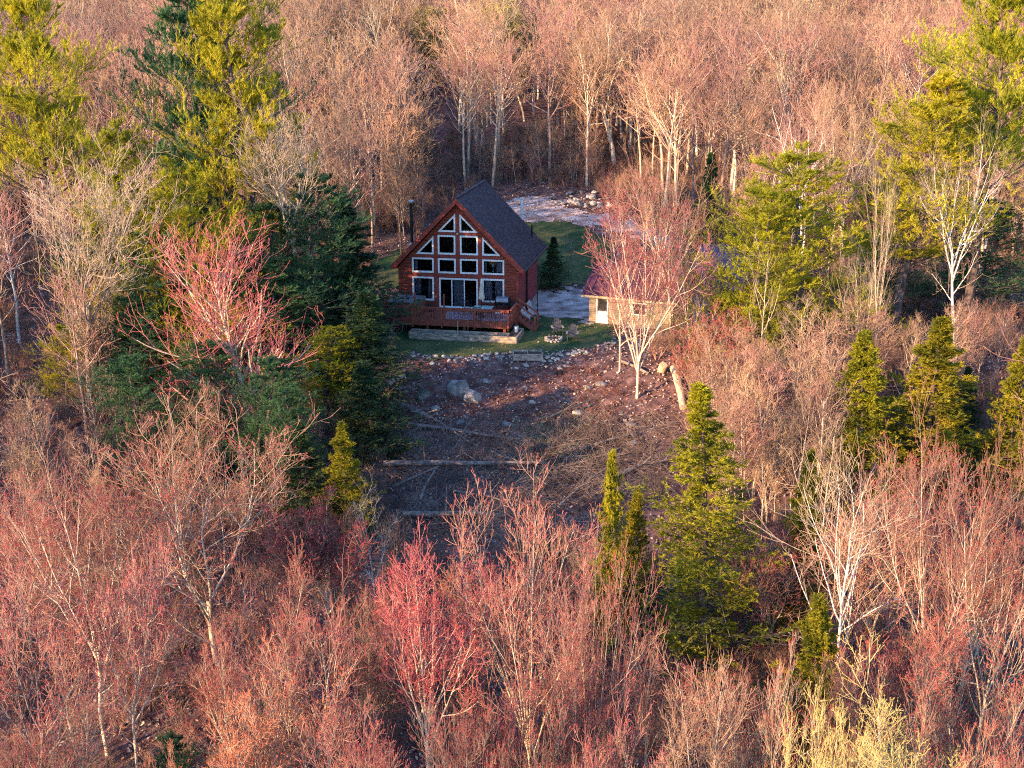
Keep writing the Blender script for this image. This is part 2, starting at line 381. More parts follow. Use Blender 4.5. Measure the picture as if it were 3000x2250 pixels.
FIRST = {}
def plant(proto, name, label, cat, loc, height, rz=0, wx=1.0, group=None, lean=(0, 0)):
    """a tree thing: the meshes of the prototype set under a new root"""
    tm, cm, H = proto; s = height/H
    t = thing(name, label, cat, loc, rz, group); t.scale = (s*wx, s*wx, s)
    t.rotation_euler = (lean[0], lean[1], rz)
    a = link('trunk', tm, t); b = link('crown', cm, t)
    FIRST.setdefault(id(proto), (a, b)); return t
def plant_px(proto, name, label, cat, px, py, Y, wx=1.0, rz=0, group=None, dx=0.0, lean=(0, 0)):
    """stands at depth Y with its top seen at pixel px, py of the photograph; dx metres from top to foot"""
    T = at(px, py, Y); z = h1(T.x+dx, Y)
    return plant(proto, name, label, cat, (T.x+dx, Y, z), T.z-z, rz, wx, group, lean)
# ------------------------------------------------------------ setting materials
M['litter'] = mat('leaf_litter_ground', (0.085, 0.045, 0.047), (0.27, 0.155, 0.145), scale=1.6, detail=12, rough=0.95, bump=0.9, bscale=5, ramp=(0.38, 0.66))
M['grass'] = mat('lawn_grass', (0.028, 0.080, 0.030), (0.19, 0.165, 0.07), scale=0.45, detail=10, rough=0.95, bump=0.6, bscale=14, ramp=(0.40, 0.68))
M['gravel'] = mat('gravel', (0.25, 0.19, 0.18), (0.72, 0.61, 0.58), scale=0.9, detail=12, rough=0.95, bump=0.7, bscale=9, ramp=(0.36, 0.62))
M['blade'] = leafy('grass_blades', (0.020, 0.10, 0.035), (0.13, 0.17, 0.045), scale=0.5, rnd=0)
M['leafa'] = mat('dry_leaf_tan', (0.50, 0.37, 0.29), (0.68, 0.53, 0.44), scale=3)
M['leafb'] = mat('dry_leaf_rust', (0.30, 0.13, 0.075), (0.40, 0.20, 0.12), scale=3)
M['leafc'] = mat('dry_leaf_brown', (0.13, 0.075, 0.055), (0.22, 0.13, 0.10), scale=3)
M['rock'] = mat('grey_rock', (0.15, 0.14, 0.14), (0.38, 0.35, 0.33), scale=2.2, detail=8, bump=0.9, rnd=0.2)
M['rock_pale'] = mat('pale_rock', (0.34, 0.30, 0.27), (0.60, 0.54, 0.48), scale=3, detail=8, bump=0.7, rnd=0.22)
M['moss_rock'] = mat('mossy_rock', (0.10, 0.115, 0.09), (0.26, 0.25, 0.23), scale=2.6, detail=8, bump=0.9)
M['red_wood'] = mat('red_painted_boards', (0.23, 0.060, 0.035), (0.34, 0.090, 0.050), scale=2.5, rough=0.7, stretch=(0.5, 0.5, 5), bump=0.3)
M['red_trim'] = mat('red_trim_boards', (0.22, 0.045, 0.035), (0.29, 0.062, 0.045), scale=2, rough=0.7)
M['deck_red'] = mat('red_stained_deck_wood', (0.25, 0.065, 0.045), (0.35, 0.105, 0.070), scale=4, rough=0.75)
M['white'] = mat('white_frame_paint', (0.76, 0.76, 0.77), (0.82, 0.82, 0.82), scale=3, rough=0.45)
M['offwhite'] = mat('weathered_white', (0.55, 0.55, 0.55), (0.75, 0.74, 0.72), scale=2, rough=0.6)
M['black'] = mat('black_metal', (0.012, 0.012, 0.014), (0.03, 0.03, 0.032), scale=5, rough=0.45)
M['dark_in'] = mat('dark_interior', (0.03, 0.022, 0.02), (0.055, 0.04, 0.032), scale=1)
M['pine_cab'] = mat('honey_wood', (0.42, 0.20, 0.06), (0.52, 0.27, 0.09), scale=3)
M['curtain'] = mat('grey_curtain', (0.24, 0.22, 0.25), (0.38, 0.35, 0.38), scale=1.2, stretch=(14, 14, 0.2), ramp=(0.4, 0.6))
M['steel'] = mat('brushed_steel', (0.5, 0.5, 0.5), (0.65, 0.65, 0.65), scale=4, rough=0.3, metal=0.8)
M['concrete'] = mat('concrete', (0.28, 0.27, 0.26), (0.42, 0.41, 0.39), scale=3, bump=0.4)
M['wood_grey'] = mat('weathered_planks', (0.20, 0.16, 0.13), (0.46, 0.38, 0.31), scale=2.0, detail=8, bump=0.6, stretch=(1, 1, 4), ramp=(0.36, 0.6))
M['wood_tan'] = mat('tan_boards', (0.36, 0.27, 0.17), (0.52, 0.41, 0.28), scale=2.5, detail=6, bump=0.4, stretch=(1, 1, 4))
M['soil'] = mat('soil', (0.05, 0.035, 0.03), (0.13, 0.095, 0.075), scale=6, detail=8, bump=1)
M['cover'] = mat('vinyl_cover', (0.16, 0.15, 0.17), (0.22, 0.205, 0.225), scale=2, rough=0.5)
M['tub'] = mat('brown_tub_cabinet', (0.16, 0.085, 0.05), (0.26, 0.14, 0.08), scale=5, stretch=(8, 8, 0.5))
M['cloth'] = mat('cream_canvas', (0.58, 0.50, 0.42), (0.68, 0.60, 0.52), scale=3)
M['lid'] = mat('grey_lid', (0.20, 0.20, 0.23), (0.28, 0.28, 0.31), scale=3, rough=0.35, metal=0.4)
M['tabletop'] = mat('pale_green_glass', (0.33, 0.48, 0.45), (0.42, 0.58, 0.54), scale=3, rough=0.15, spec=0.6)
M['charcoal'] = mat('charcoal_plastic', (0.055, 0.055, 0.065), (0.10, 0.10, 0.115), scale=4, rough=0.6)
M['arm_lit'] = mat('lit_grey_arm', (0.30, 0.27, 0.27), (0.42, 0.39, 0.38), scale=4)  # charcoal arms; the light on them put into the colour as paler grey
M['ash'] = mat('charred_wood', (0.02, 0.016, 0.015), (0.09, 0.05, 0.04), scale=8, bump=1)
M['hose'] = mat('green_hose', (0.14, 0.20, 0.18), (0.20, 0.27, 0.24), scale=5, rough=0.5)
M['log'] = mat('fallen_log_bark', (0.11, 0.085, 0.08), (0.32, 0.26, 0.23), scale=4, detail=8, bump=0.8, rnd=0.15)
M['log_pale'] = mat('peeled_log', (0.42, 0.33, 0.23), (0.66, 0.55, 0.42), scale=3, detail=8, bump=0.5)
M['cut'] = mat('cut_log_end', (0.50, 0.38, 0.24), (0.62, 0.49, 0.33), scale=8)
M['brush'] = mat('dead_brush', (0.11, 0.075, 0.07), (0.31, 0.23, 0.20), scale=0.7, detail=6)
M['brush_red'] = mat('red_brush', (0.16, 0.06, 0.05), (0.26, 0.11, 0.085), scale=0.7, detail=6)
M['fern'] = leafy('pale_green_weeds', (0.12, 0.17, 0.10), (0.24, 0.30, 0.19), scale=1.5, rnd=0)

def glass(name='window_glass'):
    m = bpy.data.materials.new(name); m.use_nodes = True; N = m.node_tree.nodes; L = m.node_tree.links
    for n in list(N):
        if n.type == 'BSDF_PRINCIPLED': N.remove(n)
    g = N.new('ShaderNodeBsdfGlossy'); g.inputs['Roughness'].default_value = 0.02; g.inputs[0].default_value = (0.75, 0.8, 0.9, 1)
    t = N.new('ShaderNodeBsdfTransparent'); t.inputs[0].default_value = (0.75, 0.78, 0.82, 1)
    f = N.new('ShaderNodeFresnel'); f.inputs[0].default_value = 1.38
    x = N.new('ShaderNodeMixShader'); L.new(f.outputs[0], x.inputs[0]); L.new(t.outputs[0], x.inputs[1]); L.new(g.outputs[0], x.inputs[2])
    L.new(x.outputs[0], N['Material Output'].inputs[0]); return m
M['glass'] = glass()
def courses(name, c1, c2, pitch, groove=0.12, axis='Z', wob=2.5):
    """boards or logs laid in level courses: colour noise stretched along them and a dark joint between"""
    m = mat(name, c1, c2, scale=wob, detail=6, rough=0.7, stretch=(0.6, 0.6, 6))
    N = m.node_tree.nodes; L = m.node_tree.links; b = N['Principled BSDF']
    tc = N.new('ShaderNodeTexCoord'); sx = N.new('ShaderNodeSeparateXYZ'); L.new(tc.outputs['Object'], sx.inputs[0])
    d = N.new('ShaderNodeMath'); d.operation = 'DIVIDE'; d.inputs[1].default_value = pitch; L.new(sx.outputs[axis], d.inputs[0])
    f = N.new('ShaderNodeMath'); f.operation = 'FRACT'; L.new(d.outputs[0], f.inputs[0])
    c = N.new('ShaderNodeFloatCurve'); cv = c.mapping.curves[0]
    cv.points[0].location = (0, 0); cv.points[1].location = (1, 0)
    for x in (groove, 0.5, 1-groove): cv.points.new(x, 1.0 if x == 0.5 else 0.75)
    c.mapping.update(); L.new(f.outputs[0], c.inputs['Value'])
    bp = N.new('ShaderNodeBump'); bp.inputs['Strength'].default_value = 1.0; bp.inputs['Distance'].default_value = pitch*0.22
    L.new(c.outputs[0], bp.inputs['Height']); L.new(bp.outputs[0], b.inputs['Normal'])
    src = b.inputs['Base Color'].links[0].from_socket
    mx = N.new('ShaderNodeMix'); mx.data_type = 'RGBA'; mx.blend_type = 'MULTIPLY'; mx.inputs[0].default_value = 1
    mr = N.new('ShaderNodeMapRange'); mr.inputs[1].default_value = 0; mr.inputs[2].default_value = 0.6; mr.inputs[3].default_value = 0.35; mr.inputs[4].default_value = 1
    L.new(c.outputs[0], mr.inputs[0]); L.new(src, mx.inputs[6]); L.new(mr.outputs[0], mx.inputs[7]); L.new(mx.outputs[2], b.inputs['Base Color'])
    return m
M['siding'] = courses('red_log_siding', (0.17, 0.030, 0.022), (0.31, 0.070, 0.040), 0.21)
M['siding_side'] = courses('skylit_red_clapboard', (0.26, 0.050, 0.060), (0.34, 0.070, 0.075), 0.16, groove=0.08)  # front wall's red paint; skylight cast put into the colour, lighter and pinker
M['clap_tan'] = courses('tan_clapboard', (0.22, 0.17, 0.12), (0.33, 0.26, 0.19), 0.14, groove=0.08)
def shingles():
    m = bpy.data.materials.new('dark_shingles'); m.use_nodes = True; N = m.node_tree.nodes; L = m.node_tree.links; b = N['Principled BSDF']
    tc = N.new('ShaderNodeTexCoord'); br = N.new('ShaderNodeTexBrick')
    br.inputs['Scale'].default_value = 1.0; br.inputs['Brick Width'].default_value = 0.32; br.inputs['Row Height'].default_value = 0.15
    br.inputs['Mortar Size'].default_value = 0.012; br.inputs['Bias'].default_value = -0.1
    br.inputs['Color1'].default_value = (0.040, 0.030, 0.040, 1); br.inputs['Color2'].default_value = (0.105, 0.075, 0.090, 1); br.inputs['Mortar'].default_value = (0.018, 0.014, 0.018, 1)
    sx = N.new('ShaderNodeSeparateXYZ'); cx = N.new('ShaderNodeCombineXYZ'); L.new(tc.outputs['Object'], sx.inputs[0])
    ml = N.new('ShaderNodeMath'); ml.operation = 'MULTIPLY'; ml.inputs[1].default_value = 1.4
    L.new(sx.outputs['Z'], ml.inputs[0]); L.new(sx.outputs['Y'], cx.inputs['X']); L.new(ml.outputs[0], cx.inputs['Y'])
    L.new(cx.outputs[0], br.inputs['Vector']); L.new(br.outputs[0], b.inputs['Base Color']); b.inputs['Roughness'].default_value = 0.8
    b.inputs['Specular IOR Level'].default_value = 0.2
    bp = N.new('ShaderNodeBump'); bp.inputs['Distance'].default_value = 0.02; L.new(br.outputs['Fac'], bp.inputs['Height']); bp.invert = True; L.new(bp.outputs[0], b.inputs['Normal'])
    return m
M['shingle'] = shingles()
M['metal_roof'] = mat('purple_metal_roof', (0.040, 0.018, 0.040), (0.10, 0.035, 0.065), scale=1.8, rough=0.55, spec=0.25)
M['blue_roof'] = mat('blue_metal_roof', (0.012, 0.020, 0.085), (0.022, 0.032, 0.12), scale=1.2, rough=0.6, spec=0.2)

# ------------------------------------------------------------ ground, lawns, gravel
def axis_lines(dense0, dense1, step, lo, hi):
    a = list(np.arange(dense0, dense1+1e-6, step)); s = step; x = dense1
    while x < hi: s *= 1.25; x += s; a.append(x)
    s = step; x = dense0; pre = []
    while x > lo: s *= 1.25; x -= s; pre.append(x)
    return np.array(pre[::-1]+a)
X = axis_lines(-46, 50, 0.6, -900, 900); Y = axis_lines(34, 136, 0.6, -500, 2500)
gx, gy = np.meshgrid(X, Y); gz = hh(gx, gy)
rg = np.random.default_rng(5)
rough_m = (smooth(81.5, 79, gy)*1.0 + smooth(126, 130, gy)*0.6)*(np.abs(gx) < 60)*(gy < 220)
gz = gz + rg.normal(0, 0.07, gz.shape)*rough_m
nx, ny = len(X), len(Y)
i = np.arange(ny-1)[:, None]*nx+np.arange(nx-1)[None]
Q = np.stack([i, i+1, i+nx+1, i+nx], -1).reshape(-1, 4)
gm = np_mesh('ground', np.stack([gx, gy, gz], -1), Q, mats=[M['litter']], smooth_=True)
tagp(link('ground', gm), kind='structure')

def inside(px, py, poly):
    r = np.zeros(px.shape, bool); n = len(poly)
    for a in range(n):
        x1, y1 = poly[a]; x2, y2 = poly[(a+1) % n]
        c = ((y1 > py) != (y2 > py)); xi = (x2-x1)*(py-y1)/((y2-y1) or 1e-9)+x1
        r ^= c & (px < xi)
    return r
def patch(name, pix, m, off, step=0.22, wob=0.5):
    poly = [tuple(ground(*p))[:2] for p in pix]
    xs = [p[0] for p in poly]; ys = [p[1] for p in poly]
    ax = np.arange(min(xs)-1, max(xs)+1, step); ay = np.arange(min(ys)-1, max(ys)+1, step)
    X_, Y_ = np.meshgrid(ax, ay); wx = wob*(np.sin(X_*2.1+Y_*1.3)+0.6*np.sin(X_*5.3-Y_*4.1)); wy = wob*(np.sin(Y_*1.9-X_*1.1)+0.6*np.sin(Y_*4.7+X_*3.9))
    cx = X_[:-1, :-1]+step/2; cy = Y_[:-1, :-1]+step/2
    ins = inside(cx+wx[:-1, :-1], cy+wy[:-1, :-1], poly)
    n = X_.shape[1]; k = (np.arange(X_.shape[0]-1)[:, None]*n+np.arange(n-1)[None])[ins]
    Qp = np.stack([k, k+1, k+n+1, k+n], -1)
    used = np.unique(Qp); re = np.zeros(X_.size, int); re[used] = np.arange(len(used))
    V = np.stack([X_.ravel(), Y_.ravel(), hh(X_, Y_).ravel()+off], -1)[used]
    tagp(link(name, np_mesh(name, V, re[Qp], mats=[m], smooth_=True)), kind='structure'); return poly
LAWN_F = patch('lawn', [(1100, 1005), (1150, 1030), (1250, 1042), (1400, 1048), (1560, 1037), (1700, 1022), (1790, 1002), (1800, 962), (1740, 948), (1700, 938), (1600, 924), (1560, 917), (1500, 932), (1120, 975)], M['grass'], 0.030)
LAWN_B = patch('lawn', [(1050, 800), (1100, 755), (1300, 700), (1540, 648), (1620, 648), (1700, 662), (1760, 692), (1800, 740), (1770, 790), (1720, 832), (1640, 848), (1560, 852), (1300, 858), (1060, 840)], M['grass'], 0.034)
GRAVEL = patch('driveway', [(1500, 920), (1575, 926), (1700, 938), (1850, 965), (2080, 965), (2080, 880), (1900, 850), (1740, 838), (1640, 852), (1560, 857), (1500, 860)], M['gravel'], 0.038)
patch('driveway', [(1470, 600), (1520, 578), (1600, 578), (1690, 592), (1640, 606), (1720, 622), (1800, 638), (1880, 662), (1990, 700), (1980, 735), (1850, 700), (1760, 670), (1650, 648), (1520, 650), (1470, 640)], M['gravel'], 0.042)

# ------------------------------------------------------------ the chalet (local x along the front, y into the house)
YAW = -math.radians(10.6)
house = thing('chalet', 'red timber chalet with a tall triangular wall of white-framed windows', 'house', (-7.975, 90.464, 0), YAW)
DZ = 1.10; BW = 8.5; BL = 8.7; ZE = 4.05; ZA = 8.55
HM = Matrix.Translation((-7.975, 90.464, 0)) @ Matrix.Rotation(YAW, 4, 'Z')
def inset(poly, w):
    n = len(poly); out = []
    ar = sum(poly[i][0]*poly[(i+1) % n][1]-poly[(i+1) % n][0]*poly[i][1] for i in range(n)); sgn = 1 if ar > 0 else -1
    for i in range(n):
        p0, p1, p2 = Vector(poly[i-1]), Vector(poly[i]), Vector(poly[(i+1) % n])
        d1 = (p1-p0).normalized(); d2 = (p2-p1).normalized()
        n1 = Vector((-d1.y, d1.x))*sgn; n2 = Vector((-d2.y, d2.x))*sgn
        k = 1+n1.dot(n2); out.append(tuple(p1+(n1+n2)*(w/k)))
    return out
def ringmesh(name, poly, w, y0, y1, m, parent):
    """flat frame following a polygon in the x-z plane"""
    inn = inset(poly, w); n = len(poly); b = MB(); vs = []
    for y in (y0, y1): vs += [(p[0], y, p[1]) for p in poly]+[(p[0], y, p[1]) for p in inn]
    fs = []
    for i in range(n):
        j = (i+1) % n
        fs += [(i, j, n+j, n+i), (2*n+i, 3*n+i, 3*n+j, 2*n+j), (i, 2*n+i, 2*n+j, j), (n+i, n+j, 3*n+j, 3*n+i)]
    b.add(vs, fs); return b.build(name, m, parent), inn
def wall_holes(name, outer, holes, y0, y1, m, parent):
    loops = [outer]+holes; flat = [p for l in loops for p in l]
    tris = tessellate_polygon([[Vector((p[0], p[1], 0)) for p in l] for l in loops])
    N_ = len(flat); vs = [(p[0], y0, p[1]) for p in flat]+[(p[0], y1, p[1]) for p in flat]
    fs = [tuple(t) for t in tris]+[tuple(N_+k for k in t[::-1]) for t in tris]; k = 0
    for l in loops:
        n = len(l); fs += [(k+i, k+(i+1) % n, N_+k+(i+1) % n, N_+k+i) for i in range(n)]; k += n
    return MB().add(vs, fs).build(name, m, parent)
def rect(x0, z0, x1, z1): return [(x0, z0), (x1, z0), (x1, z1), (x0, z1)]
WIN = [rect(0.94, 1.62, 2.51, 3.32), rect(5.99, 1.66, 7.57, 3.34),
       rect(0.94, 3.62, 2.52, 4.68), rect(2.82, 3.62, 4.11, 4.68), rect(4.41, 3.63, 5.70, 4.69), rect(6.0, 3.64, 7.57, 4.70),
       [(1.23, 4.94), (2.53, 4.94), (2.53, 6.25)], rect(2.83, 4.96, 4.10, 6.32), rect(4.42, 4.97, 5.71, 6.33), [(6.01, 4.98), (7.31, 4.98), (6.01, 6.28)],
       [(2.83, 6.55), (4.11, 6.55), (4.11, 7.85)], [(4.41, 6.55), (5.70, 6.55), (4.41, 7.85)]]
DOOR = rect(2.88, 1.15, 5.68, 3.29)
wall_holes('front_wall', [(0, 0.3), (BW, 0.3), (BW, ZE), (BW/2, ZA), (0, ZE)], [inset(w, 0.05) for w in WIN+[DOOR]], 0, 0.2, M['siding'], house)
for i, w in enumerate(WIN):
    f, inn = ringmesh('window', w, 0.115, -0.055, 0.10, M['white'], house)
    if i == 5: tagp(f, 'window with a honey-wood cabinet behind its glass')
    MB().add([(p[0], 0.03, p[1]) for p in inn]+[(p[0], 0.045, p[1]) for p in inn], [tuple(range(len(inn))), tuple(range(len(inn), 2*len(inn)))]).build('pane', M['glass'], f)
    xs = [p[0] for p in inn]; zs = [p[1] for p in inn]
    def curt(a, b):
        q = MB(); k = max(6, int((b-a)/0.035)); vs = []
        for z in (min(zs), max(zs)):
            for j in range(k+1): vs.append((a+(b-a)*j/k, 0.30+0.035*math.sin(j*1.9), z))
        q.add(vs, [(j, j+1, k+2+j, k+1+j) for j in range(k)]); q.build('curtain', M['curtain'], f)
    if i in (0,): curt(min(xs), min(xs)+0.42); curt(max(xs)-0.38, max(xs))
    if i in (1,): curt(min(xs), min(xs)+0.55); curt(max(xs)-0.62, max(xs))
    if i == 2: curt(min(xs), min(xs)+0.22)
    if i == 5:
        curt(min(xs), min(xs)+0.16); curt(max(xs)-0.5, max(xs))
        MB().b2((6.38, 0.55, 4.25), (6.95, 0.75, 4.60)).build('cabinet', M['pine_cab'], f)
        MB().lathe([(0.07, 3.75), (0.02, 3.85), (0.02, 4.1), (0.12, 4.15), (0.06, 4.36)], (6.68, 0.45, 0)).build('table_lamp', M['offwhite'], f)
# patio door: frame, three panels
f, inn = ringmesh('patio_door', DOOR, 0.11, -0.05, 0.10, M['white'], house)
q = MB()
for x in (3.80, 4.70): q.b2((x-0.035, -0.02, 1.26), (x+0.035, 0.08, 3.18))
q.build('mullion', M['white'], f)
for a, b in ((2.99, 3.765), (3.835, 4.665), (4.735, 5.57)):
    MB().b2((a, 0.035, 1.26), (b, 0.05, 3.18)).build('pane', M['glass'], f)
q = MB(); k = 24; vs = []
for z in (1.2, 3.18):
    for j in range(k+1): vs.append((3.86+0.78*j/k, 0.30+0.03*math.sin(j*1.9), z))
q.add(vs, [(j, j+1, k+2+j, k+1+j) for j in range(k)]); q.build('curtain', M['curtain'], f)
MB().b2((2.95, -0.14, 1.12), (5.62, -0.05, 1.19)).build('sill', M['white'], f)
# other walls
q = MB().b2((BW-0.18, 0.2, 0.62), (BW, BL, ZE+0.1)); q.build('side_wall', M['siding_side'], house)
q = MB().b2((0, 0.2, 0.62), (0.18, BL, ZE+0.1)); q.build('side_wall', M['siding_side'], house)
wall_holes('rear_wall', [(0.18, 0.3), (BW-0.18, 0.3), (BW-0.18, ZE+0.15), (BW/2, ZA-0.05), (0.18, ZE+0.15)], [], BL-0.2, BL-0.01, M['siding_side'], house)
q = MB().b2((0.03, 0.22, -0.6), (BW-0.03, BL-0.03, 0.62)); q.build('foundation', M['concrete'], house)
MB().b2((0.18, 0.2, 0.95), (BW-0.18, BL-0.2, DZ)).build('floor', M['dark_in'], house)
MB().prism([(0.19, 4.2, DZ), (BW-0.19, 4.2, DZ), (BW-0.19, 4.2, 3.9), (BW/2, 4.2, 8.3), (0.19, 4.2, 3.9)], (0, 0.1, 0)).build('partition', M['dark_in'], house)
q = MB().b2((0.9, 2.4, DZ), (2.9, 3.3, 1.9)).b2((3.4, 3.2, DZ), (5.2, 3.9, 2.0)).b2((6.1, 2.5, DZ), (7.8, 3.2, 2.05)); q.build('furniture', M['dark_in'], house)
# trim boards on the front wall
q = MB()
for a in ((0, 3.34, BW, 3.60), ): q.b2((0.02, -0.018, 3.36), (BW-0.02, -0.001, 3.60))
q.b2((1.0, -0.020, 4.72), (7.5, -0.002, 4.92)); q.b2((2.56, -0.022, 6.36), (5.95, -0.003, 6.52))
for x, z1 in ((2.67, 6.2), (4.26, 8.15), (5.85, 6.2)): q.b2((x-0.12, -0.030, 3.62), (x+0.12, -0.0235, z1))
for x in (2.70, 5.83): q.b2((x-0.13, -0.030, 1.15), (x+0.13, -0.0235, 3.355))
q.build('trim_boards', M['red_trim'], house)
for x in (0.0, BW): MB().b2((x-0.07, -0.05, 0.6), (x+0.07, 0.13, ZE-0.1)).build('corner_board', M['red_trim'], house)
# roof
ZR = 9.00; ZT = 4.13; XL = -0.47; XR = 9.06; F0 = -0.58; F1 = 9.25; XM = (XL+XR)/2
def roofslab(x_e, name):
    th = 0.20
    b = MB(); n = Vector(((ZR-ZT), 0, abs(x_e-XM))).normalized()*(-th)
    if x_e < XM: n = Vector((-(ZR-ZT), 0, abs(x_e-XM))).normalized()*(-th)
    a0 = Vector((XM, F0, ZR)); a1 = Vector((x_e, F0, ZT)); d = Vector((0, F1-F0, 0))
    dn = Vector((0, 0, -th*1.43))
    b.prism([a0, a1, a1+n*0.9, a0+dn], d); return b.build(name, M['shingle'], house)
roofslab(XR, 'roof'); roofslab(XL, 'roof')
for sgn, x_e in ((1, XR), (-1, XL)):     # barge boards on both gable ends
    for y in (F0-0.035, F1):
        b = MB(); a0 = Vector((XM, y, ZR+0.01)); a1 = Vector((x_e+0.02*sgn, y, ZT))
        dn = Vector((0, 0, -0.40))
        foot = Vector((x_e-0.05*sgn, y, ZT-0.06)); 
        b.prism([a0, a1, Vector((x_e-0.02*sgn, y, ZT-0.22)), Vector((x_e-0.42*sgn, y, ZT-0.05)), a0+dn], Vector((0, 0.034, 0))); b.build('barge_board', M['red_trim'], house)
b = MB().b2((BW+0.001, F0+0.02, ZE-0.12), (XR-0.10, F1-0.02, ZE-0.06)); b.build('soffit', M['red_trim'], house)
b = MB().b2((XL+0.10, F0+0.02, ZE-0.12), (-0.001, F1-0.02, ZE-0.06)); b.build('soffit', M['red_trim'], house)
b = MB(); b.bar((XM, F0, ZR+0.02), (XM, F1, ZR+0.02), 0.26, 0.05); b.build('ridge_cap', M['shingle'], house)
b = MB(); b.bar((XR+0.07, F0, ZT-0.07), (XR+0.07, F1, ZT-0.07), 0.12, 0.10); b.build('gutter', M['black'], house)
b = MB(); b.tube([(XR+0.02, 3.3, ZT-0.1), (BW+0.10, 3.3, ZT-0.45), (BW+0.10, 3.3, 0.3)], 0.06, 8); b.build('downspout', M['black'], house)
# stove pipe, vents
q = MB().lathe([(0.11, 5.2), (0.11, 8.25)], (0.55, 1.5, 0), 14); sp_ = q.build('stove_pipe', M['black'], house)
MB().lathe([(0.19, 8.28), (0.21, 8.34), (0.21, 8.42), (0.05, 8.50)], (0.55, 1.5, 0), 14).build('pipe_cap', M['steel'], sp_)
MB().lathe([(0.24, 5.05), (0.13, 5.45)], (0.55, 1.5, 0), 14).build('flashing', M['offwhite'], sp_)
MB().lathe([(0.06, 5.0), (0.06, 5.95)], (8.15, 7.9, 0), 10).build('roof_vent', M['black'], house)
q = MB().lathe([(0.11, 5.2), (0.11, 7.6), (0.15, 7.62), (0.15, 7.72)], (7.1, 9.5, 0), 12); q.build('vent_pipe', M['offwhite'], house)
b = MB().box((4.26, -0.08, 6.45), (0.10, 0.10, 0.10)); b.build('flood_light', M['offwhite'], house)

# ------------------------------------------------------------ deck
deck = thing('deck', 'raised red-stained wooden deck with railings across the chalet front', 'deck', (-7.975, 90.464, 0), YAW)
DX0, DX1, DY0, DY1 = -0.25, 8.60, -3.55, -0.16
q = MB(); nb = 24
for k in range(nb):
    y0 = DY0+(DY1-DY0)*k/nb; q.b2((DX0, y0+0.006, DZ-0.04), (DX1, y0+(DY1-DY0)/nb-0.006, DZ))
q.build('floor_boards', M['deck_red'], deck)
q = MB().b2((DX0+0.01, DY0-0.04, DZ-0.42), (DX1-0.01, DY0-0.002, DZ-0.001)).b2((DX1+0.002, DY0, DZ-0.42), (DX1+0.04, DY1, DZ-0.001)).b2((DX0-0.04, DY0, DZ-0.42), (DX0-0.002, DY1, DZ-0.001))
q.build('rim_board', M['deck_red'], deck)
RZ = 1.96
def railing(p, q_, posts, name='railing'):
    p = Vector(p); q_ = Vector(q_); d = q_-p; L = d.length; m = MB()
    m.bar(p+Vector((0, 0, RZ)), q_+Vector((0, 0, RZ)), 0.15, 0.045)
    m.bar(p+Vector((0, 0, RZ-0.09)), q_+Vector((0, 0, RZ-0.09)), 0.04, 0.10)
    r = m.build(name, M['deck_red'], deck)
    for t in posts:
        c = p+d*t; MB().b2((c.x-0.055, c.y-0.055, DZ-0.55), (c.x+0.055, c.y+0.055, RZ-0.03)).build('post', M['deck_red'], r)
    n = int(L/0.15); off = Vector((d.y, -d.x, 0)).normalized()*0.0
    for k in range(n):
        c = p+d*((k+0.5)/n); MB().b2((c.x-0.019, c.y-0.019, DZ-0.36), (c.x+0.019, c.y+0.019, RZ-0.14)).build('baluster', M['deck_red'], r)
    return r
railing((DX0, DY0-0.07, 0), (DX1, DY0-0.07, 0), (0.01, 0.24, 0.47, 0.73, 0.99))
railing((DX1+0.07, DY0, 0), (DX1+0.07, -1.35, 0), (0.98,))
railing((DX0-0.07, DY0, 0), (DX0-0.07, DY1, 0), (0.98,))
for x in (2.05, 4.08): MB().b2((x-0.05, DY0-0.30+0.2, DZ-0.4), (x+0.05, DY0+0.0, RZ+0.95)).build('tall_post', M['deck_red'], deck)
for x in (0.3, 2.8, 5.4, 8.2):
    MB().b2((x-0.09, DY0+0.3, -0.5), (x+0.09, DY0+0.48, DZ-0.05)).build('support_post', M['deck_red'], deck)
# steps down from the right end
st = MB(); n = 5
for k in range(n):
    x = DX1+0.08+0.27*k; z = DZ-0.19*(k+1)
    MB().b2((x, -1.25, z-0.05), (x+0.30, -0.2, z)).build('stair_tread', M['deck_red'], deck)
q = MB()
for y in (-1.28, -0.17): q.bar((DX1+0.02, y, DZ-0.14), (DX1+1.42, y, 0.02), 0.05, 0.26)
q.build('stringer', M['deck_red'], deck)
for y in (-1.34, -0.11):
    h_ = MB(); h_.bar((DX1+0.0, y, RZ+0.05), (DX1+1.45, y, 0.98), 0.12, 0.10); hr = h_.build('handrail', M['deck_red'], deck)
    for x, zt in ((DX1+0.08, RZ+0.02), (DX1+1.38, 1.02)): MB().b2((x-0.06, y-0.062, -0.2), (x+0.06, y+0.058, zt)).build('post', M['deck_red'], hr)

def W(x, y, z=0): return HM @ Vector((x, y, z))
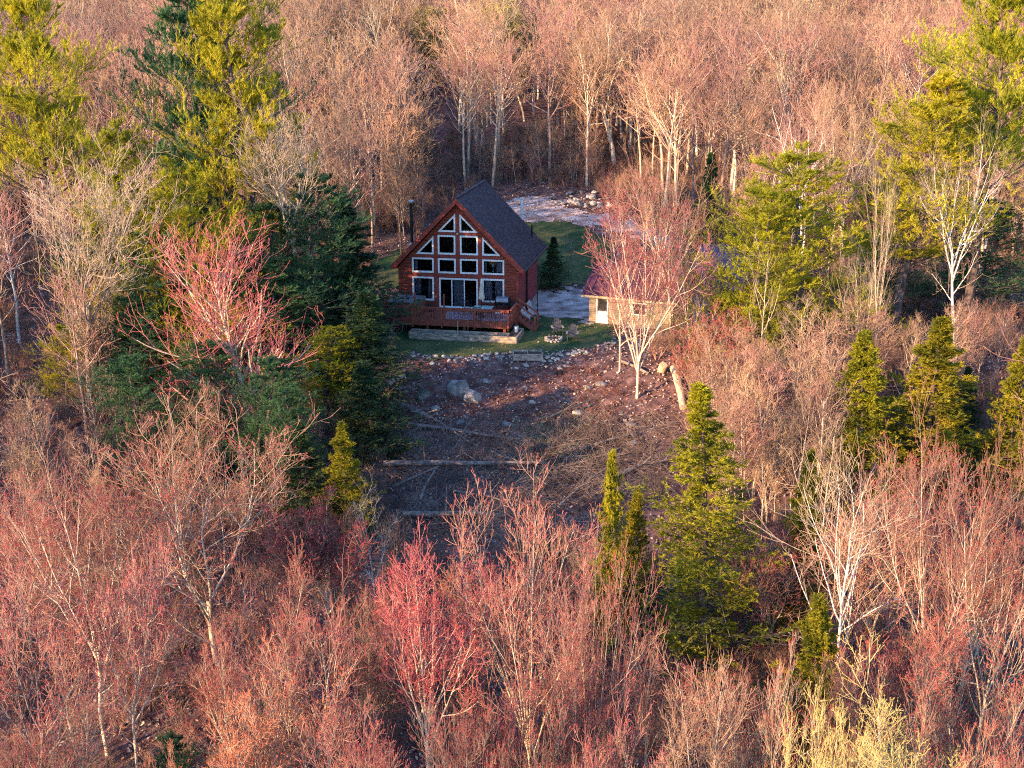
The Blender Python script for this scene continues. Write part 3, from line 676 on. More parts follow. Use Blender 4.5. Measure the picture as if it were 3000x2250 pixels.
# things on the deck
rug = MB().box((0, 0, 0.006), (4.6, 2.2, 0.012)).build('rug', mat('patterned_rug', (0.22, 0.10, 0.16), (0.50, 0.42, 0.44), scale=7, detail=3, ramp=(0.42, 0.58)))
rug.location = W(6.0, -2.15, DZ+0.004); rug.rotation_euler = (0, 0, YAW)
tagp(rug, 'purple and white patterned outdoor rug on the deck', 'rug')
tb = thing('hot_tub', 'square hot tub under a grey cover at the left end of the deck', 'hot tub', W(0.98, -1.75, DZ), YAW)
MB().box((0, 0, 0.42), (2.15, 2.1, 0.84)).build('cabinet', M['tub'], tb, bevel=0.08)
for s_ in (-1, 1):
    MB().box((s_*0.56, 0, 0.93), (1.10, 2.26, 0.15), ry=s_*0.03).build('cover_panel', M['cover'], tb, bevel=0.05)
MB().bar((-0.8, 1.08, 1.15), (0.8, 1.08, 1.15), 0.04).build('cover_lifter', M['black'], tb)
gr = thing('grill', 'black barrel smoker grill with a grey lid at the right end of the deck', 'grill', W(7.62, -0.85, DZ), YAW)
q = MB().tube([(-0.52, 0, 0.86), (0.52, 0, 0.86)], 0.30, 18); q.build('barrel', M['black'], gr, smooth_=False)
vs = []; 
q = MB(); pts = [(math.cos(a), math.sin(a)) for a in [i_*PI/10 for i_ in range(0, 11)]]
for sx_ in (-0.42, 0.42): vs += [(sx_, c*0.325, 0.86+s*0.345) for c, s in pts]
q.add(vs, [(i_, i_+1, 11+i_+1, 11+i_) for i_ in range(10)]+[tuple(range(11)), tuple(range(21, 10, -1))]); q.build('lid', M['lid'], gr)
MB().bar((-0.28, -0.36, 0.95), (0.28, -0.36, 0.95), 0.03).build('handle', M['steel'], gr)
MB().box((0.78, 0, 0.62), (0.42, 0.44, 0.42)).build('fire_box', M['black'], gr, bevel=0.03)
MB().box((0, -0.42, 0.66), (1.0, 0.24, 0.03)).build('shelf', M['black'], gr)
MB().tube([(-0.44, 0.05, 1.1), (-0.44, 0.05, 1.75)], 0.055, 10).build('chimney', M['black'], gr)
for x in (-0.45, 0.45):
    for y in (-0.22, 0.22): MB().bar((x, y, 0), (x*0.95, y*0.8, 0.7), 0.045).build('leg', M['black'], gr)
tbx, tby = 6.55, -2.35
tab = thing('patio_table', 'glass-topped metal patio table around the closed umbrella', 'table', W(tbx, tby, DZ), YAW)
MB().box((0, 0, 0.73), (1.35, 0.92, 0.025)).build('table_top', M['tabletop'], tab, bevel=0.01)
q = MB()
for a, b in (((-.68, -.46, .70), (.68, -.46, .70)), ((-.68, .46, .70), (.68, .46, .70)), ((-.68, -.46, .70), (-.68, .46, .70)), ((.68, -.46, .70), (.68, .46, .70))): q.bar(a, b, 0.04)
q.build('frame', M['black'], tab)
for x in (-0.6, 0.6):
    for y in (-0.4, 0.4): MB().bar((x, y, 0), (x, y, 0.7), 0.045).build('leg', M['black'], tab)
um = thing('patio_umbrella', 'closed cream umbrella standing in the patio table', 'umbrella', W(tbx-0.12, tby, DZ), YAW)
MB().tube([(0, 0, 0.03), (0, 0, 2.72)], 0.022, 8).build('pole', M['black'], um)
MB().lathe([(0.22, 0), (0.22, 0.05), (0.06, 0.09)], n=16).build('base', M['black'], um)
vs = []; prof = [(0.0, 2.74), (0.07, 2.66), (0.09, 2.4), (0.13, 1.9), (0.19, 1.42), (0.20, 1.32), (0.10, 1.24)]
for r_, z in prof:
    for k in range(24): rr_ = r_*(1+0.22*math.cos(k*PI/1.5)*(r_ > 0.1)); vs.append((rr_*math.cos(2*PI*k/24), rr_*math.sin(2*PI*k/24), z))
MB().add(vs, [(i_*24+k, i_*24+(k+1) % 24, (i_+1)*24+(k+1) % 24, (i_+1)*24+k) for i_ in range(6) for k in range(24)]).build('canopy', M['cloth'], um, smooth_=True)
def patio_chair(loc, rz, label, cush=None):
    c = thing('patio_chair', label, 'chair', loc, rz, 'metal chairs round the patio table')
    MB().box((0, 0, 0.43), (0.50, 0.48, 0.05)).build('seat', M['black'] if not cush else M[cush], c, bevel=0.015)
    q = MB(); q.bar((-.24, .24, .43), (-.24, .34, .95), .03).bar((.24, .24, .43), (.24, .34, .95), .03).bar((-.24, .34, .94), (.24, .34, .94), .03)
    for k in range(5): x = -0.16+0.08*k; q.bar((x, .25, .5), (x, .335, .93), .014)
    q.bar((-.22, .26, .5), (.22, .335, .9), .016).bar((.22, .26, .5), (-.22, .335, .9), .016); q.build('backrest', M['black'], c)
    for s_ in (-1, 1): MB().bar((s_*.26, -.22, .64), (s_*.26, .27, .66), .035, .025).build('armrest', M['black'], c)
    for x in (-.23, .23):
        for y in (-.21, .22): MB().bar((x, y, 0), (x, y, .62 if y < 0 else .43), .03).build('leg', M['black'], c)
    return c
patio_chair(W(6.35, -3.12, DZ), YAW+PI, 'black metal patio chair between the table and the front railing')
patio_chair(W(6.60, -1.62, DZ), YAW, 'patio chair with a white cushion behind the glass table', 'white')
patio_chair(W(7.62, -2.45, DZ), YAW-PI/2, 'patio chair at the right end of the glass table', 'white')
patio_chair(W(5.25, -1.75, DZ), YAW+0.5, 'black metal patio chair in front of the patio door')
pl = thing('flower_pot', 'black pot on the deck beside the hot tub', 'pot', W(2.55, -1.2, DZ), YAW)
MB().lathe([(0.16, 0), (0.22, 0.42), (0.24, 0.42), (0.24, 0.46)], n=16).build('pot', M['black'], pl); MB().lathe([(0.2, 0.40), (0.05, 0.47)], n=16).build('soil', M['soil'], pl)
cp_ = thing('planter_stand', 'small black stand behind the front deck railing', 'stand', W(3.15, -3.1, DZ), YAW)
MB().box((0, 0, 0.5), (0.32, 0.32, 0.04)).build('top', M['black'], cp_)
for x in (-.13, .13):
    for y in (-.13, .13): MB().bar((x, y, 0), (x, y, .5), .03).build('leg', M['black'], cp_)

# timber planter before the deck
pt = thing('timber_planter', 'long weathered timber planter box in front of the deck', 'planter', (-7.975, 90.464, 0), YAW)
PX0, PX1, PY0, PY1 = 1.95, 9.35, -4.95, -3.95; PZ = 0.50
def planks(a, b, z0, z1, nrow, thick=0.09):
    a = Vector(a); b = Vector(b); q = MB(); h_ = (z1-z0)/nrow
    for k in range(nrow): q.bar((a.x, a.y, z0+h_*(k+0.5)), (b.x, b.y, z0+h_*(k+0.5)), thick, h_-0.012)
    return q.build('side_planks', M['wood_grey'], pt)
planks((PX0, PY0), (PX1, PY0), -0.55, PZ, 5); planks((PX0+0.05, PY1), (8.66, PY1), -0.2, PZ, 3)
planks((PX0, PY0+0.05), (PX0, PY1+0.05), -0.55, PZ, 5); planks((PX1, PY0+0.05), (PX1, -2.45), -0.4, PZ, 5); planks((8.68, -2.45), (PX1-0.05, -2.45), -0.2, PZ, 3)
q = MB().b2((PX0+0.05, PY0+0.05, 0), (8.66, PY1-0.05, PZ-0.22)).b2((8.661, PY0+0.05, 0), (PX1-0.05, -2.50, PZ-0.12)); q.build('soil', M['soil'], pt)
q = MB().b2((3.7, PY0+0.05, PZ-0.22), (3.76, PY1-0.05, PZ-0.01)).b2((8.67, PY0+0.05, PZ-0.12), (8.72, PY1, PZ-0.01)); q.build('divider', M['wood_grey'], pt)
bk = thing('bucket', 'white bucket standing on the soil of the timber planter', 'bucket', W(8.98, -3.1, PZ-0.12), YAW)
MB().lathe([(0.13, 0), (0.16, 0.34), (0.17, 0.34), (0.17, 0.37), (0.14, 0.37), (0.12, 0.03)], n=18).build('body', M['white'], bk); MB().tube([(0.16*math.cos(a), 0.0, 0.36+0.14*math.sin(a)) for a in [i_*PI/8 for i_ in range(9)]], 0.006, 5).build('handle', M['steel'], bk)
for k, (px_, lab) in enumerate(((1358, 'thin wooden stake leaning by the middle of the timber planter'), (1386, 'dark thin stake just right of the pale planter stake'))):
    p = W(5.35+k*0.7, PY0-0.10, -0.1); o = MB().tube([(0, 0, 0), (0.02, 0.0, 1.55)], 0.022, 6).build('stake', M['log_pale' if k == 0 else 'log']); o.location = p; tagp(o, lab, 'stake')
hs = MB(); pts = []
for k in range(97):
    a = 2*PI*k/24; r_ = 0.40+0.012*(k//24); pts.append((r_*math.cos(a), -0.03*(k//24), 0.52+0.50*math.sin(a)*1.0))
hs.tube(pts, 0.018, 6); o = hs.build('garden_hose', M['hose']); o.location = W(0.75, -3.72, 0.0); o.rotation_euler = (0, 0, YAW)
tagp(o, 'coiled grey-green garden hose hung at the left end of the deck', 'hose')
# white leftovers beside the right wall
for k in range(2):
    t = thing('slatted_panel', ['white slatted panel leaning on the right side wall, nearer the steps', 'white slatted panel leaning on the right side wall, farther from the steps'][k], 'panel', W(9.0, 1.2+k*2.2, 0), YAW+PI/2, 'white slatted panels')
    t.rotation_euler = (math.radians(-20), 0, YAW+PI/2)
    for z in (0.06, 0.55, 1.04): MB().box((0, 0, z), (1.5, 0.05, 0.10)).build('rail', M['offwhite'], t)
    for j in range(8): MB().box((-0.66+j*0.19, -0.036, 0.55), (0.09, 0.02, 1.08)).build('slat', M['white'], t)
t = thing('heat_pump', 'white heat pump unit on the ground by the foundation', 'heat pump', W(9.2, 0.05+0.5, 0), YAW)
MB().box((0, 0, 0.40), (0.34, 0.80, 0.72)).build('cabinet', M['offwhite'], t, bevel=0.02)
MB().tube([(0.171, 0, 0.42), (0.19, 0, 0.42)], 0.26, 20).build('fan_guard', M['charcoal'], t); MB().box((0, -0.3, 0.02), (0.3, 0.05, 0.04)).box((0, 0.3, 0.02), (0.3, 0.05, 0.04)).build('feet', M['black'], t)
o = MB().tube([(0, 0, -0.1), (0, 0, 4.35)], 0.035, 8).build('pole', M['black']); o.location = (1.80, 89.36, 0); tagp(o, 'thin black pole standing at the foot of the deck steps', 'pole')

# ------------------------------------------------------------ garden things
def rock_mesh(seed, sx, sy, sz, m, sub=3, jit=0.16, sharp=True):
    bm = bmesh.new(); bmesh.ops.create_icosphere(bm, subdivisions=sub, radius=1.0); r_ = random.Random(seed)
    pl_ = [(Vector((r_.gauss(0, 1), r_.gauss(0, 1), r_.gauss(0, 1))).normalized(), r_.uniform(0.55, 0.9)) for _ in range(11)]
    for v in bm.verts:
        for n_, d in pl_:
            k = v.co.dot(n_)
            if k > d: v.co -= n_*(k-d)*0.92
        v.co += Vector((r_.gauss(0, 1), r_.gauss(0, 1), r_.gauss(0, 1)))*jit*0.13
        v.co = Vector((v.co.x*sx, v.co.y*sy, v.co.z*sz))
    me = bpy.data.meshes.new('rock'); bm.to_mesh(me); bm.free(); me.materials.append(m); return me
def adirondack(loc, rz, label):
    c = thing('garden_chair', label, 'chair', loc, rz, 'charcoal slatted chairs by the fire ring')
    q = MB()
    for k in range(5): q.box((0, -0.30+0.115*k, 0.36-0.03*k), (0.54, 0.10, 0.025), rx=-0.22)
    q.build('seat', M['charcoal'], c); q = MB()
    for k in range(5):
        x = (k-2)*0.115; hgt = 0.86-0.06*abs(k-2)**1.6
        q.bar((x*0.8, 0.20, 0.26), (x*1.15, 0.20+hgt*0.36, 0.26+hgt*0.93), 0.105, 0.022)
    q.bar((-0.26, 0.33, 0.50), (0.26, 0.33, 0.50), 0.03, 0.07).bar((-0.28, 0.44, 0.82), (0.28, 0.44, 0.82), 0.03, 0.07); q.build('backrest', M['charcoal'], c)
    for s_ in (-1, 1):
        MB().box((s_*0.36, -0.02, 0.57), (0.14, 0.72, 0.025)).build('armrest', M['arm_lit'], c, bevel=0.01)
        MB().bar((s_*0.31, -0.33, 0), (s_*0.31, -0.33, 0.56), 0.035, 0.09).build('leg', M['charcoal'], c)
        MB().bar((s_*0.29, 0.52, 0.0), (s_*0.29, -0.36, 0.38), 0.03, 0.10).build('leg', M['charcoal'], c)
    return c
g = ground(1633, 984); adirondack((g.x, g.y+0.1, h1(g.x, g.y)+0.03), 0.10, 'charcoal slatted garden chair behind the stone fire ring')
g = ground(1677, 1000); adirondack((g.x, g.y, h1(g.x, g.y)+0.03), -0.12, 'charcoal slatted garden chair to the right of the fire ring')
fp = ground(1622, 1001); r_ = random.Random(4)
ring = thing('fire_pit', 'ring of pale field stones around a charred fire pit on the lawn', 'fire pit', (fp.x, fp.y, h1(fp.x, fp.y)+0.03))
MB().lathe([(0.42, 0.0), (0.36, 0.07), (0.1, 0.12)], n=16).build('ashes', M['ash'], ring)
for k in range(26):
    a = 2*PI*(k % 13)/13+(0.24 if k > 12 else 0); o = link('stone', rock_mesh(k+50, r_.uniform(.10, .15), r_.uniform(.09, .12), r_.uniform(.07, .10), M['rock_pale'], 2), ring)
    o.location = (0.52*math.cos(a), 0.50*math.sin(a), 0.08+(0.14 if k > 12 else 0)); o.rotation_euler = (0, 0, r_.random()*6)
for k in range(3): MB().tube([(-0.3*math.cos(k*1.1), -0.3*math.sin(k*1.1), 0.12), (0.3*math.cos(k*1.1), 0.3*math.sin(k*1.1), 0.20+0.03*k)], 0.045, 8).build('charred_log', M['ash'], ring)
# two-bay raised bed at the lawn edge
bc = ground(1546, 1058); bed = thing('raised_bed', 'small grey two-bay raised bed set among the stones at the lawn edge', 'planter', (bc.x, bc.y+0.35, h1(bc.x, bc.y)+0.06), 0.03)
q = MB()
for y in (-0.55, 0.55): q.box((0, y, 0.22), (1.90, 0.05, 0.44))
for x in (-0.925, 0.0, 0.925): q.box((x, 0, 0.22), (0.05, 1.05, 0.44))
q.build('frame', M['wood_grey'], bed); MB().box((0, 0, 0.14), (1.84, 1.04, 0.28)).build('soil', M['soil'], bed)

def scatter_rocks(n, fn, label, group, protos, smin, smax, seed, cat='stone', name='stone', sink=0.25):
    r_ = random.Random(seed)
    for k in range(n):
        x, y = fn(r_); s_ = r_.uniform(smin, smax)
        o = link(name, r_.choice(protos)); o.location = (x, y, h1(x, y)+s_*(0.6-sink)*0.5); o.scale = (s_, s_*r_.uniform(.8, 1.1), s_*r_.uniform(.7, 1))
        o.rotation_euler = (r_.uniform(-.3, .3), r_.uniform(-.3, .3), r_.random()*6.28); tagp(o, label, cat, group)
PR = [rock_mesh(s, 0.62, 0.5, 0.36, M['rock_pale'], 2) for s in range(6)]
PR3 = [rock_mesh(s+40, 0.62, 0.5, 0.36, M['rock'], 2) for s in range(5)]
def edge(r_):
    px = r_.uniform(1190, 1800); py = 1042+8*math.sin(px*0.02)-(max(0, px-1560)*0.13) + abs(r_.gauss(0, 9)); g = ground(px, py); return g.x, g.y
scatter_rocks(110, edge, 'pale field stone in the rough stone edging along the lawn', 'stones edging the lawn', PR + PR3, 0.14, 0.42, 3)
def edge2(r_):
    px = r_.uniform(1500, 1680); g = ground(px, r_.uniform(1040, 1085)); return g.x, g.y
scatter_rocks(30, edge2, 'pale stone tumbled on the bank around the raised bed', 'stones tumbled below the lawn edge', PR + PR3, 0.14, 0.38, 8)
PR2 = [rock_mesh(s+20, 0.62, 0.5, 0.4, M['rock'], 2) for s in range(4)]
def slope_r(r_):
    g = ground(r_.uniform(1130, 1900), r_.uniform(1090, 1400)); return g.x, g.y
scatter_rocks(26, slope_r, 'small grey stone half buried in leaves on the cleared slope', 'small stones on the cleared slope', PR2, 0.2, 0.6, 5)
def drive_r(r_):
    g = ground(r_.uniform(1620, 1790), r_.uniform(566, 612)); return g.x, g.y
scatter_rocks(40, drive_r, 'stone in the low rubble heap at the far bend of the driveway', 'stones heaped by the driveway bend', PR3 + PR, 0.3, 0.8, 6)
def boulder(px, py, wpx, m, seed, label, hr=0.62, deep=0.8, rz=0.3):
    g = ground(px, py); w = wpx/FPX*(g.y/cp)*1.0/2; o = link('boulder', rock_mesh(seed, w*1.1, w*deep, w*hr*1.15, m, 4, 0.10))
    o.location = (g.x, g.y, g.z+w*hr*0.45); o.rotation_euler = (0.1, 0.15, rz); tagp(o, label, 'boulder')
boulder(1342, 1158, 66, M['rock'], 3, 'largest rounded grey boulder on the cleared slope', 0.95, 0.9)
boulder(1387, 1180, 60, M['rock_pale'], 14, 'pale blue-grey angular boulder leaning against the largest boulder', 0.85, 0.7, 0.7)
boulder(1241, 1168, 46, M['moss_rock'], 9, 'dark mossy boulder left of the largest boulder', 0.8)
boulder(1424, 1124, 30, M['rock'], 12, 'low flat grey boulder just behind the pale angular boulder', 0.5)
boulder(1761, 1130, 36, M['rock'], 17, 'low grey boulder half buried in the litter left of the lit maple', 0.45)
boulder(1559, 1186, 22, M['rock_pale'], 19, 'small pale boulder in the middle of the cleared slope', 0.7)
boulder(1694, 1215, 34, M['rock_pale'], 22, 'pale lumpy boulder on the lower right of the cleared slope', 0.6)
boulder(1275, 1205, 34, M['rock'], 23, 'small grey boulder below the dark mossy boulder', 0.6)
boulder(1160, 1140, 36, M['rock'], 25, 'grey boulder beside the leaning log at the left of the clearing', 0.5)
# black bag on the slope
g = ground(1641, 1102); o = link('bag', rock_mesh(33, 0.26, 0.2, 0.2, M['black'], 3)); o.location = (g.x, g.y, g.z+0.12); tagp(o, 'small crumpled black bag lying on the cleared slope', 'bag')

def log(p0, p1, r0, r1, m, label, group=None, dz0=0.0, dz1=0.0, name='fallen_log', stubs=0, seed=0, cut=True):
    a = ground(*p0); b = ground(*p1); r_ = random.Random(seed)
    a = a+Vector((0, 0, r0+dz0)); b = b+Vector((0, 0, r1+dz1)); n = 12; q = MB(); pts = []; rad = []
    side = Vector((-(b-a).y, (b-a).x, 0)).normalized()
    for k in range(n+1):
        t = k/n; p = a.lerp(b, t); p += side*(0.22*math.sin(t*PI*1.3+seed)+0.07*math.sin(t*9+seed*2))*(b-a).length/12 + Vector((0, 0, 0.10*math.sin(t*PI)))
        p.z = max(p.z, h1(p.x, p.y)+r0*0.7); pts.append(p-a); rad.append((r0+(r1-r0)*t)*r_.uniform(.94, 1.06))
    t_ = thing(name, label, 'log', a, 0, group)
    q.tube(pts, rad, 12); q.build('trunk', M[m], t_, smooth_=False)
    if cut:
        d = (pts[1]-pts[0]).normalized(); MB().tube([pts[0]-d*0.006, pts[0]+d*0.02], rad[0]*0.93, 12).build('cut_end', M['cut'], t_)
    if stubs:
        for k in range(stubs):
            p = pts[r_.randrange(3, n)]; d = Vector((r_.gauss(0, 1), r_.gauss(0, 1), r_.uniform(.2, 1.2))).normalized(); L = r_.uniform(.5, 1.8)
            MB().tube([p, p+d*L*0.5+Vector((0, 0, 0.04)), p+d*L], [r1*0.5, r1*0.3, 0.008], 5).build('broken_branch', M[m], t_)
log((1117, 1186), (1268, 1236), 0.27, 0.17, 'log', 'thick dark fallen log at the left edge of the clearing', seed=1, stubs=4)
log((1158, 1258), (1545, 1294), 0.13, 0.05, 'log', 'long thin fallen trunk across the upper clearing', seed=2, stubs=8, dz0=0.2)
log((1124, 1384), (1600, 1380), 0.17, 0.08, 'log', 'long straight fallen trunk lying level across the middle of the clearing', seed=3, stubs=8, dz0=0.3, dz1=0.3)
log((1180, 1533), (1480, 1520), 0.17, 0.11, 'log', 'fallen trunk at the bottom of the clearing above the red maples', seed=4, stubs=4, dz0=0.3)
log((1106, 1160), (1186, 1108), 0.17, 0.15, 'log_pale', 'pale weathered log lying uphill at the left of the clearing', seed=5)
log((1186, 1115), (1222, 1098), 0.10, 0.09, 'log', 'short dark log just behind the pale weathered log', seed=6)
log((1970, 1098), (2006, 1205), 0.27, 0.22, 'log_pale', 'big sunlit peeled log lying downhill at the right of the clearing', seed=7, dz0=0.1)
log((1904, 1786), (2010, 1720), 0.20, 0.17, 'log', 'dark log showing in the gap below the large spruce', seed=8, dz1=0.4)
log((1530, 2050), (1640, 2020), 0.09, 0.07, 'log_pale', 'upper pale pole on the forest floor between the red maples', seed=9)
log((1535, 2066), (1650, 2044), 0.09, 0.07, 'log_pale', 'lower pale pole on the forest floor between the red maples', seed=10)
log((1585, 1348), (1665, 1280), 0.07, 0.05, 'log', 'thin dark pole beside the pale green weeds', seed=11, dz1=0.3)
log((1190, 1300), (1280, 1400), 0.10, 0.06, 'log', 'forked dead branch lying between the two long trunks', seed=12, stubs=5)
log((1760, 1440), (1900, 1370), 0.12, 0.08, 'log', 'grey log behind the narrow fir', seed=13, dz1=0.3, stubs=3)
log((1800, 1400), (1960, 1365), 0.09, 0.06, 'log', 'thin grey log nearer the large spruce', seed=14, dz1=0.3, stubs=3)
log((1815, 1062), (1900, 1100), 0.10, 0.09, 'log', 'short log left of the lit maple trunk', seed=15)
for k, (a_, b_) in enumerate((((1120, 1320), (1230, 1400)), ((1250, 1230), (1400, 1330)), ((1150, 1440), (1330, 1370)), ((1330, 1450), (1480, 1490)), ((1440, 1330), (1600, 1440)), ((1230, 1480), (1300, 1360)), ((1640, 1500), (1760, 1400)), ((1700, 1330), (1860, 1290)), ((1600, 1240), (1740, 1190)), ((1390, 1240), (1330, 1330)))):
    log(a_, b_, 0.075, 0.035, 'log', 'thin dead trunk tangled in the brush of the clearing', 'thin dead trunks tangled in the clearing brush', seed=20+k, dz0=0.15, dz1=0.35, stubs=6, cut=False)
g = ground(1938, 1092); o = MB().lathe([(0.26, 0), (0.27, 0.04), (0.26, 0.48), (0.25, 0.50)], n=12).build('chopping_block', M['cut']); o.location = (g.x, g.y, g.z+0.12); o.rotation_euler = (0.5, 0.2, 0); tagp(o, 'pale sawn wood block tilted on the bank above the big peeled log', 'wood block')
# firewood stack left of the house
ws = thing('firewood_stack', 'stack of split firewood in sunlight left of the chalet', 'firewood', W(-1.4, 0.9, 0), YAW)
r_ = random.Random(8); k = 0
for row in range(6):
    for c_ in range(7):
        MB().tube([(-0.8+c_*0.23+(row % 2)*0.11, -0.25, 0.12+row*0.21), (-0.8+c_*0.23+(row % 2)*0.11, 0.25, 0.12+row*0.21)], r_.uniform(.09, .115), 7).build('split_log', M['cut' if r_.random() < .7 else 'log'], ws)

# ------------------------------------------------------------ outbuilding to the right
SY = -math.radians(24); so = ground(1725, 944)
shed = thing('garage', 'tan clapboard outbuilding with a dark metal roof behind the bare maple', 'garage', (so.x, so.y, h1(so.x, so.y)-0.05), SY)
SL, SW, SH = 6.2, 5.2, 2.25
wall_holes('front_wall', [(0, -0.4), (SL, -0.4), (SL, SH), (0, SH)], [rect(0.55, 0.0, 1.45, 2.0), rect(3.2, 0.9, 4.3, 1.8)], 0, 0.14, M['clap_tan'], shed)
for x in (0, SL):
    sx0 = x if x == 0 else SL-0.14
    MB().prism([(sx0, 0.141, -0.4), (sx0, SW, -0.4), (sx0, SW, SH), (sx0, SW/2, SH+1.75), (sx0, 0.141, SH)], (0.14, 0, 0)).build('gable_wall', M['clap_tan'], shed)
MB().b2((0.141, SW-0.14, -0.4), (SL-0.141, SW-0.001, SH)).build('rear_wall', M['clap_tan'], shed)
d_, inn = ringmesh('door', rect(0.55, 0.0, 1.45, 2.0), 0.09, -0.03, 0.10, M['offwhite'], shed)
MB().b2((0.64, 0.02, 0.09), (1.36, 0.06, 0.95)).build('door_panel', M['white'], d_)
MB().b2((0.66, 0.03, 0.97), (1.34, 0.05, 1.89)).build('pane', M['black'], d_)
MB().box((1.28, -0.02, 1.0), (0.04, 0.05, 0.10)).build('handle', M['steel'], d_)
for r4 in (rect(3.2, 0.9, 4.3, 1.8),):
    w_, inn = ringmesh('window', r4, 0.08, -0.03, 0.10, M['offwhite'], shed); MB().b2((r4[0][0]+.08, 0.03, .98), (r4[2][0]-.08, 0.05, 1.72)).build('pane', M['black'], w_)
def seam_roof(x0, x1, y_e, z_e, y_r, z_r, m, parent, name='roof'):
    b = MB(); a = Vector((x0, y_e, z_e)); c = Vector((x0, y_r, z_r)); n = Vector((0, -(z_r-z_e), (y_r-y_e))).normalized()
    if n.z < 0: n = -n
    b.prism([a, c, c-n*0.08, a-n*0.08], (x1-x0, 0, 0)); r_o = b.build(name, m, parent); s = MB(); x = x0+0.2
    while x < x1: s.bar(Vector((x, y_e, z_e))+n*0.02, Vector((x, y_r, z_r))+n*0.02, 0.035, 0.05); x += 0.45
    s.build('seams', m, r_o); return r_o
seam_roof(-0.45, SL+0.45, -0.42, SH-0.12, SW/2, SH+1.85, M['metal_roof'], shed); seam_roof(-0.45, SL+0.45, SW+0.42, SH-0.12, SW/2+0.004, SH+1.846, M['metal_roof'], shed)
MB().b2((-0.44, -0.43, SH-0.30), (SL+0.44, -0.40, SH-0.14)).build('fascia', M['wood_tan'], shed)
# blue roofed lean-to farther right
lo = ground(2020, 930)
lean = thing('carport', 'open shed with a deep blue metal roof right of the tan outbuilding', 'shed', (lo.x, lo.y+1.5, h1(lo.x, lo.y+1.5)), SY+0.06)
for x in (0.1, 3.9):
    for y, z in ((0.1, 2.0), (4.2, 4.0)): MB().b2((x-.07, y-.07, -.3), (x+.07, y+.07, z)).build('post', M['wood_grey'], lean)
seam_roof(-0.2, 4.2, -0.3, 2.05, 4.6, 4.35, M['blue_roof'], lean)
MB().b2((0.0, 4.25, 0), (4.0, 4.35, 4.0)).build('rear_wall', M['wood_grey'], lean)
# ------------------------------------------------------------ trees: hand-placed ones first
K = 3000/2212
def pp(name, proto, label, cat, px, py, Y, w=None, rz=0.0, group=None, dx=0.0, lean=(0, 0), protow=None):
    """px, py in the 2212-wide view of the photograph; w = crown width there"""
    T = at(px*K, py*K, Y); z = h1(T.x+dx, Y); Hh = T.z-z
    wx = 1.0
    if w: wx = (w*K/FPX*Y*1.0)/(CW[id(proto)]*Hh/proto[2])
    t = plant(proto, name, label, cat, (T.x+dx, Y, z), Hh, rz, wx, group, lean)
    return t
CW = {}
def reg(p):
    me = p[1]; n = len(me.vertices); co = np.empty(n*3, np.float32); me.vertices.foreach_get('co', co); co = co.reshape(-1, 3)
    lo, hi = np.percentile(co[:, 0], [1, 99]); lo2, hi2 = np.percentile(co[:, 1], [1, 99]); CW[id(p)] = ((hi-lo)+(hi2-lo2))/2; top = float(np.percentile(co[:, 2], 99.9)); p = (p[0], p[1], top); CW[id(p)] = ((hi-lo)+(hi2-lo2))/2; KEEP.append(p); return p
KEEP = []
def fit(px, py, Y, dx=0):                   # tree height there
    T = at(px*K, py*K, Y); return T.z-h1(T.x+dx, Y)
def maple(seed, x, y, Y, w, label, style='vase', bud='bud', twig='twig_red', bark='bark_pale', rz=None, dx=0, lean=(0, 0), name='red_maple', cat='tree', group='red-budded maples in the foreground', **k):
    H = fit(x, y, Y, dx); p = reg(bare_tree(seed, H, style=style, bud=bud, twig=twig, bark=bark, **k))
    return pp(name, p, label, cat, x, y, Y, w, seed*1.3 if rz is None else rz, group, dx, lean)
FG = dict(dense=1.0, fine=0.85, tipr=0.0115, budn=3, bsize=0.055)
# front row
maple(11, 1150, 1000, 45, 353, 'bright red-budded maple with its top before the lowest fallen trunk', cb=0.22, **FG)
maple(12, 915, 1120, 44, 280, twig='twig_crimson', label='round crimson-budded maple left of the tallest front maple', cb=0.42, **FG)
maple(13, 1300, 1150, 43, 256, 'open red-twigged maple with cream stems right of the tallest front maple', cb=0.14, dx=-0.2, **FG)
maple(14, 95, 890, 46, 402, 'broad rosy maple filling the left edge of the photo below the pale bare tree', style='fork', cb=0.40, dx=1.1, spread=1.35, **FG)
maple(15, 400, 820, 50, 524, 'widest rosy maple in front of the tall red maple on the left', style='fork', cb=0.33, dx=0.6, spread=1.35, **FG)
maple(16, 520, 450, 68, 360, 'tall red maple with crooked cream limbs before the dark pines', style='tall', cb=0.14, spread=1.1, r0=0.22, twig='twig_crimson', **{**FG, 'dense': 2.0, 'budn': 4})
maple(17, 470, 1430, 40, 329, 'small orange-budded maple at the bottom left', bud='bud_orange', cb=0.15, dx=0.8, **FG)
maple(18, 330, 1600, 38, 146, 'low orange-budded maple top at the very bottom left', bud='bud_orange', cb=0.15, dx=0.5, **FG)
maple(19, 690, 1230, 43, 231, 'narrow rosy maple with a straight cream trunk left of the crimson maple', style='tall', cb=0.3, **FG)
maple(20, 700, 1060, 53, 231, 'rosy maple below the small dark firs at the left', cb=0.3, **FG)
maple(21, 1070, 1440, 40, 207, 'thin red maple between the crimson maple and the open red-twigged maple', cb=0.2, **FG)
maple(22, 1170, 1560, 38, 244, 'low rosy maple at the bottom centre of the photo', cb=0.2, twig='twig', **FG)
maple(23, 20, 1180, 42, 292, 'rosy maple with a dark leaning trunk in the bottom left corner', style='fork', cb=0.45, bark='bark', spread=1.35, **FG)
maple(26, 245, 1180, 44, 268, 'rosy maple between the left edge maple and the widest rosy maple', style='fork', cb=0.4, spread=1.35, **FG)
